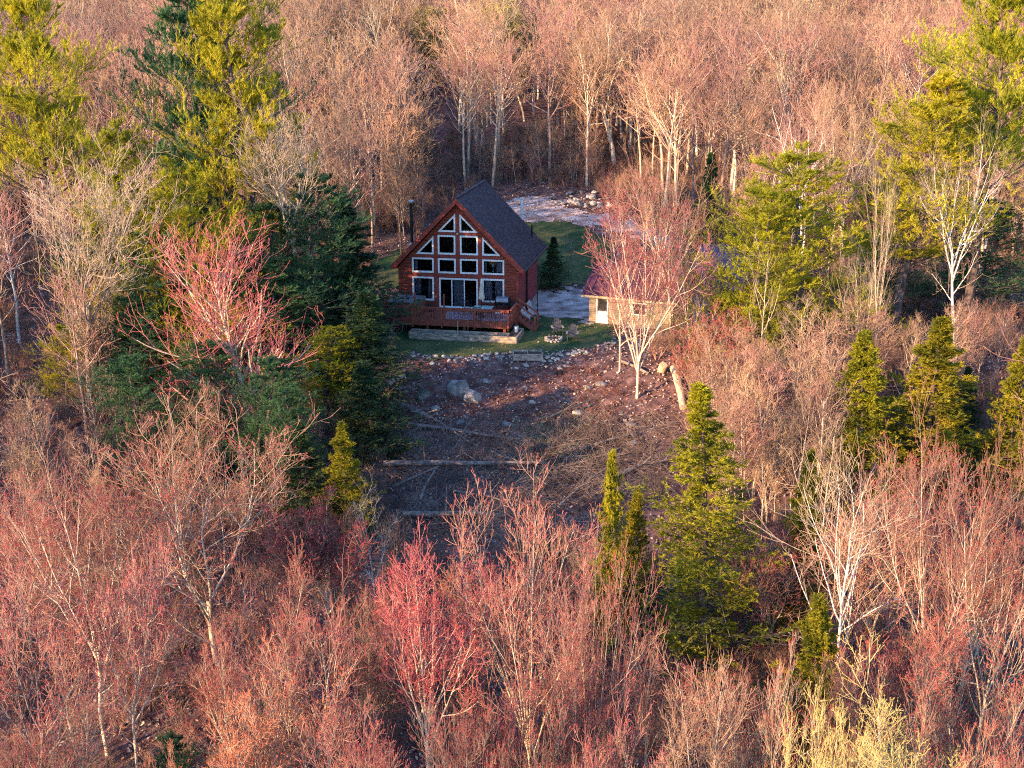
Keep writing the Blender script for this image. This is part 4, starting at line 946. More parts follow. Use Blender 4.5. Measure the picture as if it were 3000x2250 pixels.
FILL = [reg(bare_tree(s, 12, style=st, bud='bud', twig=tw, bark=bk, cb=c, **FG)) for s, st, tw, bk, c in ((201, 'vase', 'twig_red', 'bark_pale', 0.3), (202, 'fork', 'twig', 'bark_pale', 0.35), (203, 'vase', 'twig', 'bark', 0.22), (204, 'fork', 'twig_red', 'bark', 0.4))]
def fill(k, x, y, Y, w, label): pp('red_maple', FILL[k], label, 'tree', x, y, Y, w, x*0.37, 'red-budded maples in the foreground')
fill(0, 560, 1150, 47, 260, 'rosy maple top right of the widest rosy maple and left of the narrow rosy one')
fill(1, 620, 1330, 42, 240, 'grey-stemmed rosy maple just above the orange-budded maple')
fill(2, 790, 1240, 46, 210, 'dull rosy maple between the narrow rosy maple and the crimson one')
fill(3, 1015, 1190, 48, 200, 'rosy maple half hidden between the crimson maple and the tallest front maple')
fill(0, 1235, 1330, 42, 220, 'small rosy maple at the foot of the open red-twigged maple')
fill(1, 1395, 1350, 43, 220, 'grey-twigged maple right of the open red-twigged maple')
fill(2, 990, 1480, 38, 230, 'low rosy maple at the bottom, right of the crimson maple stem')
fill(0, 1310, 1500, 38, 230, 'low red-budded maple at the bottom between centre and the pale bare treetop')
fill(3, 760, 1480, 38, 230, 'low grey-stemmed maple at the bottom, right of the orange-budded maple')
fill(1, 150, 1420, 39, 280, 'grey-stemmed maple low in the bottom left')
fill(2, 40, 1540, 38, 220, 'dull twiggy maple in the bottom left corner')
fill(3, 1690, 1130, 52, 220, 'dull rosy maple left of the aspen crown')
fill(2, 1850, 1400, 42, 220, 'dull rosy maple above the yellow-catkin willows')
fill(0, 2080, 1480, 38, 240, 'red-budded maple right of the larger willow at the bottom')
fill(3, 2190, 1560, 37, 200, 'rosy maple in the bottom right corner of the photo')
fill(1, 250, 1010, 52, 280, 'grey-stemmed maple behind the two broad maples on the left')
fill(3, 30, 1030, 52, 260, 'rosy maple far left behind the left edge maple')
fill(2, 2000, 960, 55, 260, 'dull pink maple below the broad right spruce')
fill(1, 1600, 1440, 42, 200, 'grey-twigged maple between the pale treetop and the thin red-tipped maple')
fill(0, 480, 1290, 44, 240, 'rosy maple between the widest rosy maple and the orange-budded one')
# right side
maple(31, 1390, 365, 76, 250, 'red-twigged maple with a sunlit trunk and low fork right of the lawn', cb=0.22, name='red_maple', r0=0.15, **{**FG, 'dense': 0.8})
maple(32, 1465, 300, 84, 200, 'taller rosy maple behind the sunlit low-forked maple', style='fork', cb=0.35, bud=None, twig='twig_red', **{k: v for k, v in FG.items() if k not in ('budn', 'bsize')})
maple(33, 1540, 650, 74, 158, 'slim rosy sapling maple just above the big peeled log', cb=0.15, **FG)
NB = {k: v for k, v in FG.items() if k not in ('budn', 'bsize')}
maple(34, 1810, 920, 49, 340, 'pale aspen with a white black-marked trunk at the lower right', style='tall', bud=None, twig='twig_pale', bark='birch', cb=0.30, spread=1.3, name='aspen', dx=0.7, group='pale bare trees', **NB)
maple(35, 2065, 820, 48, 341, 'tall pink maple with forked tan trunks at the right edge', style='fork', cb=0.35, spread=1.35, twig='twig_gold', **FG)
maple(36, 2190, 870, 46, 292, 'red-budded maple cut by the right edge of the photo', style='fork', cb=0.35, spread=1.35, **FG)
maple(37, 1530, 1440, 38, 317, 'pale tan bare treetop at the bottom below the large spruce', bud=None, twig='twig_gold', cb=0.3, name='bare_tree', group='pale bare trees', **NB)
maple(38, 1650, 1365, 41, 256, 'thin red-tipped maple right of the pale bare treetop', cb=0.15, twig='twig_pale', **FG)
maple(39, 1960, 1430, 38, 402, 'yellow-catkin willow at the bottom right', bud='bud_yellow', twig='twig_yellow', cb=0.2, name='willow', group='yellow-catkin willows', **FG)
maple(40, 1790, 1500, 37, 231, 'smaller yellow-catkin willow left of the larger one', bud='bud_yellow', twig='twig_yellow', cb=0.2, name='willow', group='yellow-catkin willows', **FG)
maple(41, 1965, 1270, 46, 244, 'dense pink-twigged shrub tree right of the white aspen trunk', cb=0.12, twig='twig_red', **FG)
maple(42, 2120, 1330, 42, 280, 'rosy maple at the right edge above the corner of the photo', cb=0.2, twig='twig', **FG)
maple(43, 1910, 1050, 52, 280, 'pale rosy tree behind the aspen crown', style='fork', cb=0.3, twig='twig_gold', **FG)
maple(44, 2120, 1080, 50, 244, 'red maple between the two right edge maples', cb=0.3, **FG)
maple(45, 1500, 470, 80, 150, 'rosy tree in front of the dark roof of the outbuilding', style='fork', cb=0.25, bud=None, twig='twig', name='bare_tree', group='pale bare trees', **NB)
maple(46, 1345, 520, 79, 110, 'thin rosy sapling tree before the outbuilding door', style='tall', cb=0.25, bud=None, twig='twig_red', name='bare_tree', group='pale bare trees', dense=0.7, fine=0.6)
# left and centre pale trees
maple(51, 105, 285, 72, 260, 'pale bare tree with a dark forked trunk at the left edge', style='fork', cb=0.5, bud=None, twig='twig_pale', bark='bark', name='bare_tree', dx=0.9, group='pale bare trees', r0=0.24, **NB)
maple(52, 575, 200, 80, 210, 'pale bare tree standing before the tall lit pine', style='fork', cb=0.6, bud=None, twig='twig_pale', bark='bark_pale', name='bare_tree', dx=1.3, group='pale bare trees', **NB)
maple(54, 800, 1000, 54, 110, 'thin dead pale birch below the fallen trunks', style='fork', cb=0.4, bud=None, twig='twig_pale', bark='birch', name='birch', group='white-barked birches', dense=0.5, fine=0.7)
maple(55, 2185, 225, 79, 210, 'leaning white birch with black-marked trunk near the right edge', style='fork', cb=0.5, bud=None, twig='twig_pale', bark='birch', name='birch', dx=-2.0, lean=(0, 0.06), group='white-barked birches', r0=0.24, dense=0.7, fine=0.9)
maple(56, 1745, 180, 100, 170, 'white birch forking above the yellow-green pine', style='fork', cb=0.55, bud=None, twig='twig_far', bark='birch', name='birch', group='white-barked birches', dense=0.6, fine=0.8, r0=0.17)
maple(57, 1665, 280, 97, 70, 'small white birch left of the forking birch', style='tall', cb=0.5, bud=None, twig='twig_far', bark='birch', name='birch', group='white-barked birches', dense=0.5, fine=0.7)
maple(58, 1985, 250, 78, 120, 'tan two-stemmed bare tree in front of the conical right pine', style='fork', cb=0.3, bud=None, twig='twig_pale', bark='bark_pale', name='bare_tree', dx=-1.4, group='pale bare trees', r0=0.2, dense=0.4, fine=0.8)
maple(59, 1660, 480, 74, 90, 'thin cream-stemmed tree in front of the lower right pine', style='tall', cb=0.25, bud=None, twig='twig_pale', bark='bark_pale', name='bare_tree', group='pale bare trees', dense=0.5, fine=0.55)
maple(60, 1885, 480, 75, 120, 'slim pale forked tree between the two right pines', style='fork', cb=0.3, bud=None, twig='twig_pale', bark='bark_pale', name='bare_tree', group='pale bare trees', dense=0.6, fine=0.6)
maple(61, 1335, -10, 132, 190, 'tall golden-barked tree standing above the wood right of centre', style='fork', cb=0.55, bud=None, twig='twig_gold', bark='bark_pale', name='bare_tree', group='pale bare trees', r0=0.30, **NB)
maple(62, 1134, -10, 160, 150, 'yellow-crowned tree above the chalet ridge at the top of the photo', style='fork', cb=0.45, bud='bud_yellow', twig='twig_yellow', bark='bark_pale', name='budding_tree', group='yellow-crowned trees in the far wood', dense=1.2, bsize=0.12, tipr=0.02, budn=4)
maple(63, 922, 15, 172, 120, 'round yellow-crowned tree in the far wood left of centre', style='vase', cb=0.4, bud='bud_yellow', twig='twig_yellow', bark='bark_pale', name='budding_tree', group='yellow-crowned trees in the far wood', dense=1.4, bsize=0.12, tipr=0.02, budn=4)
maple(64, 800, 60, 175, 60, 'small pale yellow-crowned tree left of the round yellow one', style='vase', cb=0.4, bud='bud_yellow', twig='twig_yellow', bark='birch', name='budding_tree', group='yellow-crowned trees in the far wood', dense=1.2, bsize=0.12, tipr=0.02, budn=4)
maple(65, 1825, 60, 104, 170, 'tan double-trunked tree in the wood behind the right pines', style='fork', cb=0.4, bud=None, twig='twig_gold', bark='bark_pale', name='bare_tree', group='pale bare trees', r0=0.2, **NB)
maple(66, 862, 290, 106, 120, 'dark-trunked bare tree behind the stove pipe', style='tall', cb=0.35, bud=None, twig='twig', bark='bark_dark', name='bare_tree', group='dark bare trees', dense=1.0)
maple(67, 735, 160, 102, 130, 'dark spreading bare tree right of the lit pine', style='fork', cb=0.35, bud=None, twig='twig', bark='bark_dark', name='bare_tree', group='dark bare trees', dense=1.0)
maple(68, 1232, 500, 103, 36, 'thin young tree on the back lawn', style='tall', cb=0.3, bud=None, twig='twig', bark='bark', name='young_tree', group='dark bare trees', dense=0.4, fine=0.7)

# evergreens
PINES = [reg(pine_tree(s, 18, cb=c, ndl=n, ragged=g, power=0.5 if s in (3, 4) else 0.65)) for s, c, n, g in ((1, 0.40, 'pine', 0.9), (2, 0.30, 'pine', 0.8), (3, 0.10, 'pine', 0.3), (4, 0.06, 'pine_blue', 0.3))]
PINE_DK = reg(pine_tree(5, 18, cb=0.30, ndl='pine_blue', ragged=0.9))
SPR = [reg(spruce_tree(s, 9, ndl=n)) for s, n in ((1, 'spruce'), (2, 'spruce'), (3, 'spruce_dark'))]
SPR_BIG = reg(spruce_tree(7, 14, ndl='spruce', cb=0.10, power=0.85, den=0.7, lsd=0.42)); FIR = reg(spruce_tree(8, 8, ndl='spruce', power=0.7))
GP = 'pines'; GS = 'spruces and firs'
def ev(proto, label, x, y, Y, w, name='pine_tree', group=GP, rz=0.0, dx=0): return pp(name, proto, label, 'tree', x, y, Y, w, rz, group, dx)
ev(PINES[0], 'tall plumed yellow-green pine at the top left corner', 70, -80, 84, 290, rz=1)
ev(PINE_DK, 'tall dark pine left of the sunlit pine at the upper left', 395, -90, 85, 290, rz=2)
ev(PINES[1], 'tallest sunlit yellow-green pine at the upper left', 530, -110, 82, 300, rz=0.6)
ev(PINES[2], 'narrow lit pine below the tall dark pine', 258, 265, 78, 250, rz=3)
ev(PINES[2], 'yellow-green pine between the narrow lit pine and the tall red maple', 415, 335, 75, 250, rz=5)
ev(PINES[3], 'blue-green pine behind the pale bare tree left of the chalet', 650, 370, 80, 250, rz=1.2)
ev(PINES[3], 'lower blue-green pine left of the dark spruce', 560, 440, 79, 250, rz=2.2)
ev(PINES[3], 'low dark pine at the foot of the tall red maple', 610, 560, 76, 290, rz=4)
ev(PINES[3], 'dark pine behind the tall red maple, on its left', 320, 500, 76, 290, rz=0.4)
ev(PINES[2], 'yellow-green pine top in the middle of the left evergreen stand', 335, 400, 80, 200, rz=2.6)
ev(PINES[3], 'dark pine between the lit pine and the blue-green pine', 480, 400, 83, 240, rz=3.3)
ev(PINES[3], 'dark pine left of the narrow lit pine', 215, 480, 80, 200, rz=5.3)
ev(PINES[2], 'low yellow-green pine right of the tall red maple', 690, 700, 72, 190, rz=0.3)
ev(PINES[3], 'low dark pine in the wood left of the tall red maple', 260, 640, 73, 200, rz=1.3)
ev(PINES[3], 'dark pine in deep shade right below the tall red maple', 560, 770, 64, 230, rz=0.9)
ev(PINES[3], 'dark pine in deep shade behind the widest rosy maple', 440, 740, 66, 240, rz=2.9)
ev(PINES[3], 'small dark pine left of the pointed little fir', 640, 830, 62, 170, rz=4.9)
ev(PINES[3], 'dark pine in the wood above the left edge maple', 300, 770, 63, 240, rz=3.9)
ev(PINES[2], 'small yellow-green pine behind the pale tree at the left edge', 125, 700, 74, 130, rz=2)
ev(PINES[2], 'yellow-green pine with a broad crown right of the outbuilding', 1745, 318, 79, 340, rz=2.5)
ev(PINES[2], 'lower yellow-green pine overlapping the outbuilding roof', 1620, 395, 77, 290, rz=0.9)
ev(PINES[1], 'conical green pine behind the two-stemmed tan tree', 1975, 155, 84, 340, rz=3.5)
ev(PINES[0], 'tall pine cut by the top right corner', 2165, -90, 86, 300, rz=4.4)
ev(PINES[3], 'dark pine behind the leaning white birch', 2110, 430, 90, 290, rz=1.9)
ev(PINES[3], 'dark pine low behind the two-stemmed tan tree', 1905, 500, 90, 200, rz=2.9)
ev(PINES[2], 'pine in the wood between the two broad right pines', 1860, 620, 84, 150, rz=1.1)
ev(PINES[3], 'small dark pine at the bottom left under the orange-budded maple', 350, 1585, 40, 180, rz=1)
s_ = dict(name='spruce_tree', group=GS)
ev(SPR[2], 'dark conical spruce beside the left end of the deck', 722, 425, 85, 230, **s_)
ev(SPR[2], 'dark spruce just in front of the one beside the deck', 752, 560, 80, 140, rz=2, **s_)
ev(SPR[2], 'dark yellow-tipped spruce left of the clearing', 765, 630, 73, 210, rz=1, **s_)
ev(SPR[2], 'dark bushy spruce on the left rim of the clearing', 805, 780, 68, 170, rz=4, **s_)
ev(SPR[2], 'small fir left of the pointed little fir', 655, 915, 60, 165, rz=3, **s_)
ev(SPR[0], 'pointed little fir at the lower left of the clearing', 742, 910, 60, 130, rz=2, **s_)
ev(SPR[0], 'yellow-green spruce above the aspen crown at the right', 1885, 718, 64, 200, **s_)
ev(SPR[1], 'broad yellow-green spruce second from the right edge', 2028, 678, 65, 220, rz=2, **s_)
ev(SPR[0], 'yellow-green spruce cut by the right edge', 2205, 730, 65, 150, rz=3, **s_)
ev(SPR[2], 'small spruce close by the broad right spruce', 2095, 790, 68, 90, rz=5, **s_)
ev(SPR_BIG, 'large spruce standing at the lower right of the clearing', 1545, 826, 51.5, 340, **s_)
ev(FIR, 'narrow pointed fir between the front maple and the large spruce', 1325, 972, 53, 95, name='fir_tree', group=GS)
ev(FIR, 'second narrow fir just behind the pointed fir', 1368, 1055, 55, 90, name='fir_tree', group=GS, rz=2)
ev(SPR[0], 'yellow-green spruce left of the white aspen trunk', 1785, 1285, 45, 230, rz=1, **s_)
ev(SPR[2], 'dark conifer behind the right side of the chalet', 1188, 512, 100, 66, rz=1, **s_)
ev(SPR[1], 'tiny olive spruce standing in the far wood at the upper left', 708, 80, 160, 52, rz=2, **s_)
ev(SPR[1], 'olive spruce half hidden behind the aspen crown', 1735, 970, 54, 130, rz=3, **s_)
ev(SPR[2], 'dark spruce behind the rosy maple top beside the outbuilding', 1525, 330, 106, 90, rz=0.5, **s_)

# ------------------------------------------------------------ the woods: countable trees, then the rest
OPEN = [(1125, 1010), (1120, 850), (1085, 790), (1150, 735), (1300, 640), (1400, 552), (1530, 540), (1700, 560), (1850, 620), (2010, 685), (2010, 800), (2130, 860), (2130, 1000), (1900, 1010), (1860, 1050), (1975, 1090), (2010, 1250), (1930, 1400), (1850, 1500), (1500, 1640), (1180, 1580), (1110, 1400), (1105, 1100)]
OPEN_W = [tuple(ground(*p))[:2] for p in OPEN]
B = []
for s, H, st, bk_, tw, kw in ((71, 15.5, 'tall', 'bark', 'twig_far', dict(cb=0.42)), (72, 16.5, 'fork', 'bark_pale', 'twig_gold', dict(cb=0.5)), (73, 14.5, 'tall', 'birch', 'twig_far', dict(cb=0.5)),
                              (74, 15.5, 'vase', 'bark', 'twig_gold', dict(cb=0.42)), (75, 16, 'tall', 'bark_pale', 'twig_far', dict(cb=0.5)), (76, 15, 'fork', 'bark_dark', 'twig', dict(cb=0.45)), (77, 15.5, 'tall', 'bark_pale', 'twig_pale', dict(cb=0.5))):
    B.append(reg(bare_tree(s, H, style=st, bark=bk_, twig=tw, tipr=0.017, dense=0.85, fine=0.66, spread=0.95, r0=0.21, **kw)))
SAP = [reg(bare_tree(s, 8, style='tall', bark=b_, twig=t_, tipr=0.010, dense=0.9, fine=0.75, cb=0.3, spread=0.7, r0=0.06)) for s, b_, t_ in ((84, 'bark_pale', 'twig_gold'), (81, 'bark_pale', 'twig_red'), (82, 'bark', 'twig_red'), (83, 'bark_pale', 'twig'))]
BL_ = ['grey-trunked bare tree', 'golden-twigged forking bare tree', 'white-barked birch', 'golden-twigged low-branching bare tree', 'tan-trunked tall bare tree', 'dark-trunked bare tree', 'cream-twigged tall bare tree']
BN = ['bare_tree', 'bare_tree', 'birch', 'bare_tree', 'bare_tree', 'bare_tree', 'bare_tree']
R = random.Random(77); cand = []
step = 3.5
yy = 56.0
while yy < 300:
    xm = 0.43*yy+14; xx = -xm-6
    while xx < xm:
        x = xx+R.uniform(-1.5, 1.5); y = yy+R.uniform(-1.5, 1.5)
        cand.append((x, y)); xx += step*(1.0 if y > 100 else 1.25)
    yy += step*(1.0 if yy > 100 else 1.25)
cx_ = np.array(cand); op = inside(cx_[:, 0], cx_[:, 1], OPEN_W)
single, rest = [], []
LEFT_SHADE = []
for (x, y), o_ in zip(cand, op):
    if o_: continue
    pxx, pyy = proj((x, y, h1(x, y)))
    # keep the sight lines over clearing, lawns and buildings free
    if 1090 < pxx < 2150 and y < 84: continue
    if 1640 < pxx < 2150 and y < 112: continue
    if y < 66 and abs(pxx-1500) < 1500: continue
    if 300 < pxx < 1130 and y < 97: continue
    if 760 < pxx < 1130 and y < 104: continue
    if 2100 < pxx < 3100 and y < 97: continue
    if any(abs(pxx-a*K) < w*K and Yt-48 < y < Yt+2 for a, Yt, w in ((922, 172, 62), (1134, 160, 45), (800, 175, 36), (1335, 132, 45), (708, 160, 28))): continue
    inview = -60 < pxx < 3060
    zone = 'behind' if y > 112 else ('left' if x < 0 else 'right')
    if not inview: rest.append((x, y)); continue
    if zone != 'behind' and R.random() < 0.35: continue
    (single if y < 158 else rest).append((x, y))
single.sort(key=lambda p: p[1]); rest += single[300:]; single = single[:300]
WT = (3, 3, 2, 3, 3, 1, 1)
def hgt(R_, x, y): return (R_.uniform(12.5, 18.5) if y > 112 else R_.uniform(9, 12.5))*(0.93 if y > 190 else 1)
for x, y in single:
    k = R.choices(range(7), WT)[0]; pxx = proj((x, y, h1(x, y)))[0]
    if y > 112: zone = ('front rank of the ' if y < 138 else 'deeper part of the ')+('wood above the left pines' if pxx < 950 else 'wood behind the chalet' if pxx < 1650 else 'wood above the outbuilding' if pxx < 2300 else 'wood above the right pines')
    else: zone = 'wood left of the chalet' if x < 0 else 'wood right of the outbuilding'
    H_ = hgt(R, x, y)
    plant(B[k], BN[k], f'{BL_[k]} in the {zone}', 'tree', (x, y, h1(x, y)), H_, R.random()*6.28, R.uniform(0.85, 1.1), f'{BL_[k]}s in the {zone}', lean=(R.gauss(0, .035), R.gauss(0, .035)))
# slender saplings crowding the right bank
for k in range(62):
    px_ = R.uniform(1525, 1790) if k < 46 else R.uniform(1820, 2200); base = R.uniform(940, 1200) if k < 46 else R.uniform(860, 960)
    g = ground(px_*K, base*K*0.98)
    kk = R.randrange(4); wh = 'just right of the big peeled log' if px_ < 1650 else 'left of the yellow-green spruces' if px_ < 1800 else 'behind the yellow-green spruces'
    plant(SAP[kk], 'sapling', f'slender bare sapling in the thicket {wh}', 'sapling', (g.x, g.y, g.z), R.uniform(5.0, 8.5), R.random()*6, 0.9, f'saplings {wh}', lean=(R.gauss(0, .03), R.gauss(0, .03)))
for k in range(26):
    px_ = R.choice((R.uniform(30, 700), R.uniform(30, 260))); g = ground(px_*K, R.uniform(1000, 1250)*K)
    plant(SAP[R.randrange(3)], 'sapling', 'slender bare sapling in the shade of the left wood', 'sapling', (g.x, g.y, g.z), R.uniform(4, 7), R.random()*6, 0.9, 'saplings in the shade of the left wood', lean=(R.gauss(0, .03), R.gauss(0, .03)))

for k in range(48):
    px_ = R.uniform(1080, 1760); g = ground(px_, R.uniform(515, 552) if px_ > 1380 else R.uniform(560, 700)); 
    if inside(np.array([g.x]), np.array([g.y]), OPEN_W)[0]: continue
    plant(SAP[R.randrange(3)], 'sapling', 'low bare sapling at the edge of the wood behind the chalet', 'sapling', (g.x, g.y, g.z), R.uniform(3.5, 7), R.random()*6, 1.1, 'saplings along the wood edge behind the chalet', lean=(R.gauss(0, .04), R.gauss(0, .04)))

def gn_scatter(name, pts, rots, scl, idx, sets, kind='stuff', label=None, cat=None):
    """one object whose points carry trees; sets = lists of source objects, picked by the same index"""
    me = bpy.data.meshes.new(name); me.vertices.add(len(pts)); me.vertices.foreach_set('co', np.asarray(pts, np.float32).ravel())
    for nm, ty, v in (('rz', 'FLOAT', rots), ('sc', 'FLOAT', scl), ('pick', 'INT', idx)):
        a = me.attributes.new(nm, ty, 'POINT'); a.data.foreach_set('value', np.asarray(v, np.int32 if ty == 'INT' else np.float32))
    o = link(name, me); ng = bpy.data.node_groups.new(name, 'GeometryNodeTree')
    ng.interface.new_socket('Geometry', in_out='INPUT', socket_type='NodeSocketGeometry'); ng.interface.new_socket('Geometry', in_out='OUTPUT', socket_type='NodeSocketGeometry')
    N = ng.nodes; L = ng.links; gi = N.new('NodeGroupInput'); go = N.new('NodeGroupOutput'); jo = N.new('GeometryNodeJoinGeometry')
    def attr(nm, ty):
        n = N.new('GeometryNodeInputNamedAttribute'); n.data_type = ty; n.inputs['Name'].default_value = nm
        return [s for s in n.outputs if s.enabled and s.name == 'Attribute'][0]
    rz, sc, pk = attr('rz', 'FLOAT'), attr('sc', 'FLOAT'), attr('pick', 'INT')
    cx = N.new('ShaderNodeCombineXYZ'); L.new(rz, cx.inputs['Z'])
    for st_ in sets:
        ji = N.new('GeometryNodeJoinGeometry')
        for ob in st_:
            oi = N.new('GeometryNodeObjectInfo'); oi.transform_space = 'ORIGINAL'; oi.inputs['Object'].default_value = ob; oi.inputs['As Instance'].default_value = True
            L.new(oi.outputs['Geometry'], ji.inputs[0])
        ip = N.new('GeometryNodeInstanceOnPoints'); L.new(gi.outputs[0], ip.inputs['Points']); L.new(ji.outputs[0], ip.inputs['Instance'])
        ip.inputs['Pick Instance'].default_value = True; L.new(pk, ip.inputs['Instance Index']); L.new(cx.outputs[0], ip.inputs['Rotation']); L.new(sc, ip.inputs['Scale'])
        L.new(ip.outputs[0], jo.inputs[0])
    L.new(jo.outputs[0], go.inputs[0]); md = o.modifiers.new('scatter', 'NODES'); md.node_group = ng
    tagp(o, label, cat, None, kind); return o
srcs = [FIRST[id(p)] for p in B]
# the off-frame wood to the left and behind, whose shade falls into the picture
for k in range(420):
    y = R.uniform(-35, 120); x = -R.uniform(0.43*max(y, 30)+8, 0.43*max(y, 30)+60)
    if y < 20: x = R.uniform(-90, 10)
    if y < 20 and abs(x) < 12: continue
    rest.append((x, y))
P_ = [(x, y, h1(x, y)-0.1) for x, y in rest]; ks = [R.choices(range(7), WT)[0] for _ in rest]
gn_scatter('distant_wood', P_, [R.random()*6.28 for _ in rest], [hgt(R, x, y)/B[k][2] for (x, y), k in zip(rest, ks)], ks, [[a for a, b in srcs], [b for a, b in srcs]], label='mass of rosy bare treetops filling the far hillside', cat='wood')

# ------------------------------------------------------------ undergrowth, litter, grass, brush
def shrub(seed, H, twig, bud=None):
    rng = np.random.default_rng(seed); cr = Acc(); n = 9
    az = rng.random(n)*6.28; el = rng.uniform(0.15, 0.6, n)
    P1 = walk(rng, np.stack([0.12*np.cos(az), 0.12*np.sin(az), -0.05+0*az], -1), np.stack([np.cos(az)*el, np.sin(az)*el, 1+0*az], -1), rng.uniform(0.6, 1.0, n)*H, 6, 0.08, 0.2)
    R1 = taper(np.full(n, 0.012*H), 6, 0.4, 0.006); cr.tube(P1, R1, 4)
    P2, R2, L2 = kids(rng, P1, R1, np.full(n, H), 8, 0.25, 1, 0.6, 0.2, lambda t: 0.35*(1.2-0.6*t), 4, 0.1, 0.5, 0.5, rmin=0.006); cr.tube(P2, R2, 3)
    P3, R3, L3 = kids(rng, P2, R2, L2, 5, 0.2, 1, 0.6, 0.2, lambda t: 0.5+0*t, 3, 0.1, 0.4, 0.6, rmin=0.005); cr.tube(P3, R3, 3)
    return cr.mesh('shrub', [M[twig]])
SH = []
for k, (tw, lab) in enumerate((('twig', 'brown twiggy shrub on the bank by the big peeled log'), ('twig_red', 'reddish twiggy shrub on the bank below the outbuilding'), ('brush', 'grey twiggy shrub on the bank below the left spruce'))):
    px_, py_ = ((2040, 1150), (2010, 1040), (1120, 1060))[k]; g = ground(px_, py_); o = link('shrub', shrub(90+k, 2.2, tw)); o.location = g; tagp(o, lab, 'shrub'); SH.append(o)
upt, sr, ss, si = [], [], [], []
for k in range(5200):
    if k < 3300:
        y = 34+(R.random()**0.9)*110; x = R.uniform(-0.45*y-4, 0.45*y+4)
    else:
        y = R.uniform(112, 150); x = R.uniform(-50, 50)
    if inside(np.array([x]), np.array([y]), OPEN_W)[0]: continue
    pxx, pyy = proj((x, y, h1(x, y)))
    if 1120 < pxx < 1900 and 1000 < pyy < 1620: continue
    upt.append((x, y, h1(x, y))); sr.append(R.random()*6.28); ss.append(R.uniform(0.35, 1.15)); si.append(R.choices((0, 1, 2), (3, 3, 2))[0])
gn_scatter('undergrowth', upt, sr, ss, si, [SH], label='low twiggy undergrowth covering the floor of the woods', cat='undergrowth')

def scatter_xy(n, seed, fy):
    rng = np.random.default_rng(seed); u = rng.random(n); y = fy(u); x = (rng.random(n)*2-1)*(0.42*y+2); return rng, x, y
def quads_leaf(name, rng, x, y, size, mats, label, cat, lift=0.03, up=0.5):
    n = len(x); z = hh(x, y)+lift+rng.random(n)*0.06
    c = np.stack([x, y, z], -1); a = rng.random(n)*6.28; t1 = np.stack([np.cos(a), np.sin(a), rng.normal(0, up, n)], -1); t1 = nrm(t1)
    t2 = nrm(np.cross(t1, np.stack([rng.normal(0, up, n), rng.normal(0, up, n), np.ones(n)], -1)))
    s1 = (size*rng.uniform(0.6, 1.3, n))[:, None]; s2 = s1*rng.uniform(0.45, 0.8, n)[:, None]
    V = np.stack([c-t1*s1, c+t2*s2, c+t1*s1, c-t2*s2], 1).reshape(-1, 3)
    o = link(name, np_mesh(name, V, quads=np.arange(n*4).reshape(-1, 4), qm=rng.integers(0, len(mats), n), mats=mats)); tagp(o, label, cat, None, 'stuff'); return o
lawn_polys = [LAWN_F, LAWN_B, GRAVEL]
def notin(x, y, polys):
    r = np.ones(len(x), bool)
    for p in polys: r &= ~inside(x, y, p)
    return r
LM = [M['leafa'], M['leafb'], M['leafc'], M['leafa'], M['leafc']]
rng, x, y = scatter_xy(210000, 1, lambda u: 40+u*96); x = x[:]; m_ = notin(x, y, lawn_polys) & (np.abs(x) < 46)
quads_leaf('leaf_litter', rng, x[m_], y[m_], 0.085, LM, 'fallen tan and rust leaves strewn over the bare slope and wood floor', 'leaves')
rng, x, y = scatter_xy(9000, 2, lambda u: 78+u*46); m_ = ~notin(x, y, lawn_polys)
quads_leaf('lawn_leaves', rng, x[m_], y[m_], 0.055, [M['leafa'], M['leafb']], 'scattered dry leaves on the lawn and gravel', 'leaves', lift=0.06)
rng, x, y = scatter_xy(520000, 3, lambda u: 78+u*46); m_ = (inside(x, y, LAWN_F) | inside(x, y, LAWN_B)); x = x[m_]; y = y[m_]
ac = Acc(); n = len(x); p = np.stack([x, y, hh(x, y)+0.02], -1); d = nrm(np.stack([rng.normal(0, .4, n), rng.normal(0, .4, n), np.ones(n)], -1)); w_ = nrm(np.cross(d, rng.normal(0, 1, (n, 3))))
ac.blades(p, d, w_*0.022, rng.uniform(0.05, 0.12, n)); tagp(link('grass', ac.mesh('grass', [M['blade']])), 'short lawn grass in front of and behind the chalet', 'grass', None, 'stuff')
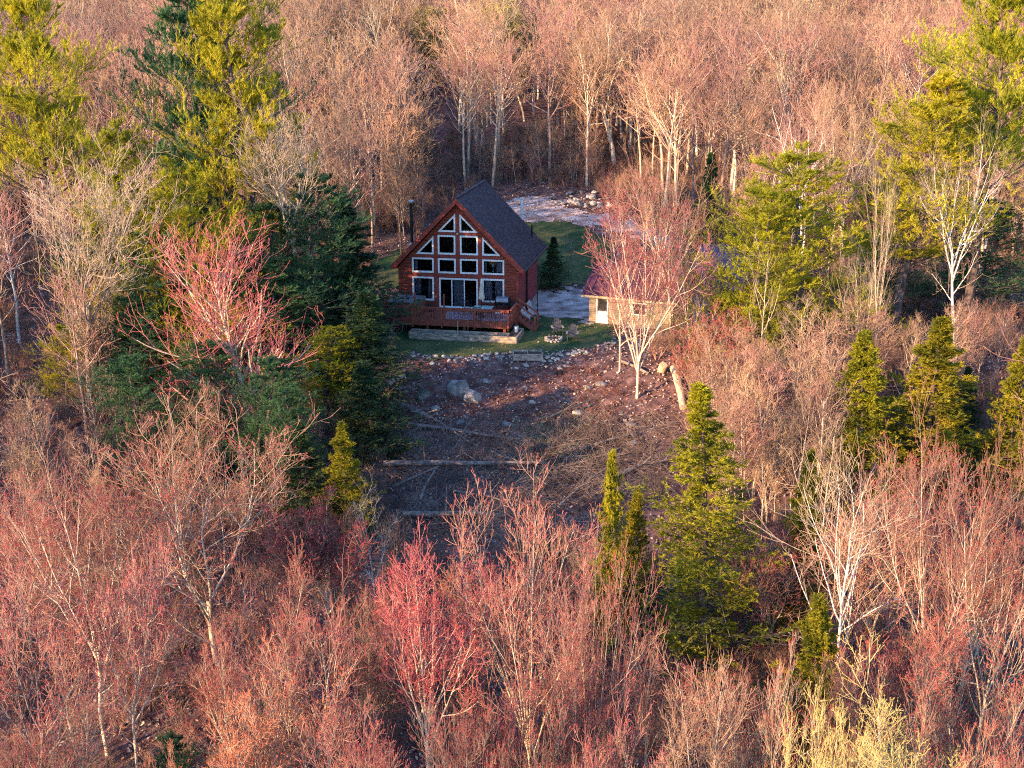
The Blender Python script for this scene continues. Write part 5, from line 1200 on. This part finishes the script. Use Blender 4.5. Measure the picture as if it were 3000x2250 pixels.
# dead brush heaped over the lower clearing
def sticks(name, n, seed, regionpix, m, label, Lr=(0.5, 2.6), rad=0.018, pile=0.35):
    rng = np.random.default_rng(seed); poly = [tuple(ground(*q))[:2] for q in regionpix]; xs = [q[0] for q in poly]; ys = [q[1] for q in poly]
    x = rng.uniform(min(xs), max(xs), n*4); y = rng.uniform(min(ys), max(ys), n*4); k = inside(x, y, poly); x = x[k][:n]; y = y[k][:n]; n = len(x)
    a = rng.random(n)*6.28; L = rng.uniform(*Lr, n); el = rng.normal(0.08, 0.16, n)
    lump = 0.5+0.5*np.sin(x*1.1+seed)*np.sin(y*0.9)
    p = np.stack([x, y, hh(x, y)+rng.random(n)**1.5*pile*lump+0.02], -1); d = np.stack([np.cos(a), np.sin(a), el-0.24*(-np.sin(a))*(y < 80)], -1)
    P1 = walk(rng, p, d, L, 4, 0.09, 0.0); R1 = taper(rad*rng.uniform(0.4, 1.5, n), 4, 0.3, 0.006); A = Acc(); A.tube(P1, R1, 4)
    P2, R2, L2 = kids(rng, P1, R1, L, 5, 0.25, 1, 0.7, 0.25, lambda t: 0.4+0*t, 3, 0.12, 0.1, 0.5, rmin=0.005); A.tube(P2, R2, 3)
    tagp(link(name, A.mesh(name, [M[m]])), label, 'brush', None, 'stuff')
sticks('dead_brush', 1500, 1, [(1110, 1230), (1300, 1260), (1560, 1300), (1620, 1420), (1560, 1600), (1180, 1580), (1100, 1420)], 'brush', 'grey dead branches piled over the lower clearing')
sticks('dead_brush', 1100, 2, [(1540, 1330), (1750, 1250), (1950, 1230), (2010, 1330), (1900, 1500), (1640, 1560)], 'brush', 'pale brush heap spread left of the large spruce', rad=0.022)
sticks('red_bracken', 1300, 3, [(1110, 1060), (1700, 1075), (1850, 1130), (1800, 1240), (1500, 1330), (1250, 1280), (1110, 1180)], 'brush_red', 'reddish-brown dead weeds over the upper bank', Lr=(0.3, 1.0), rad=0.012, pile=0.25)
sticks('forest_sticks', 1600, 4, [(0, 2240), (0, 1500), (900, 1350), (1200, 1650), (1900, 1650), (2300, 1500), (3000, 1700), (3000, 2240)], 'brush', 'sticks and branches littering the foreground wood floor')
sticks('roadside_sticks', 500, 6, [(1010, 740), (1150, 700), (1380, 560), (1420, 500), (1750, 520), (1800, 580), (1700, 570), (1400, 575), (1180, 730), (1040, 800)], 'brush', 'fallen branches along the edge of the wood behind the chalet')
rng = np.random.default_rng(9); gc = ground(1650, 1300); n = 5200
x = gc.x+rng.normal(0, 1.9, n); y = gc.y+rng.normal(0, 2.3, n); quads_leaf('weeds', rng, x, y, 0.06, [M['fern']], 'patch of pale green low weeds in the brush', 'weeds', lift=0.12, up=0.8)
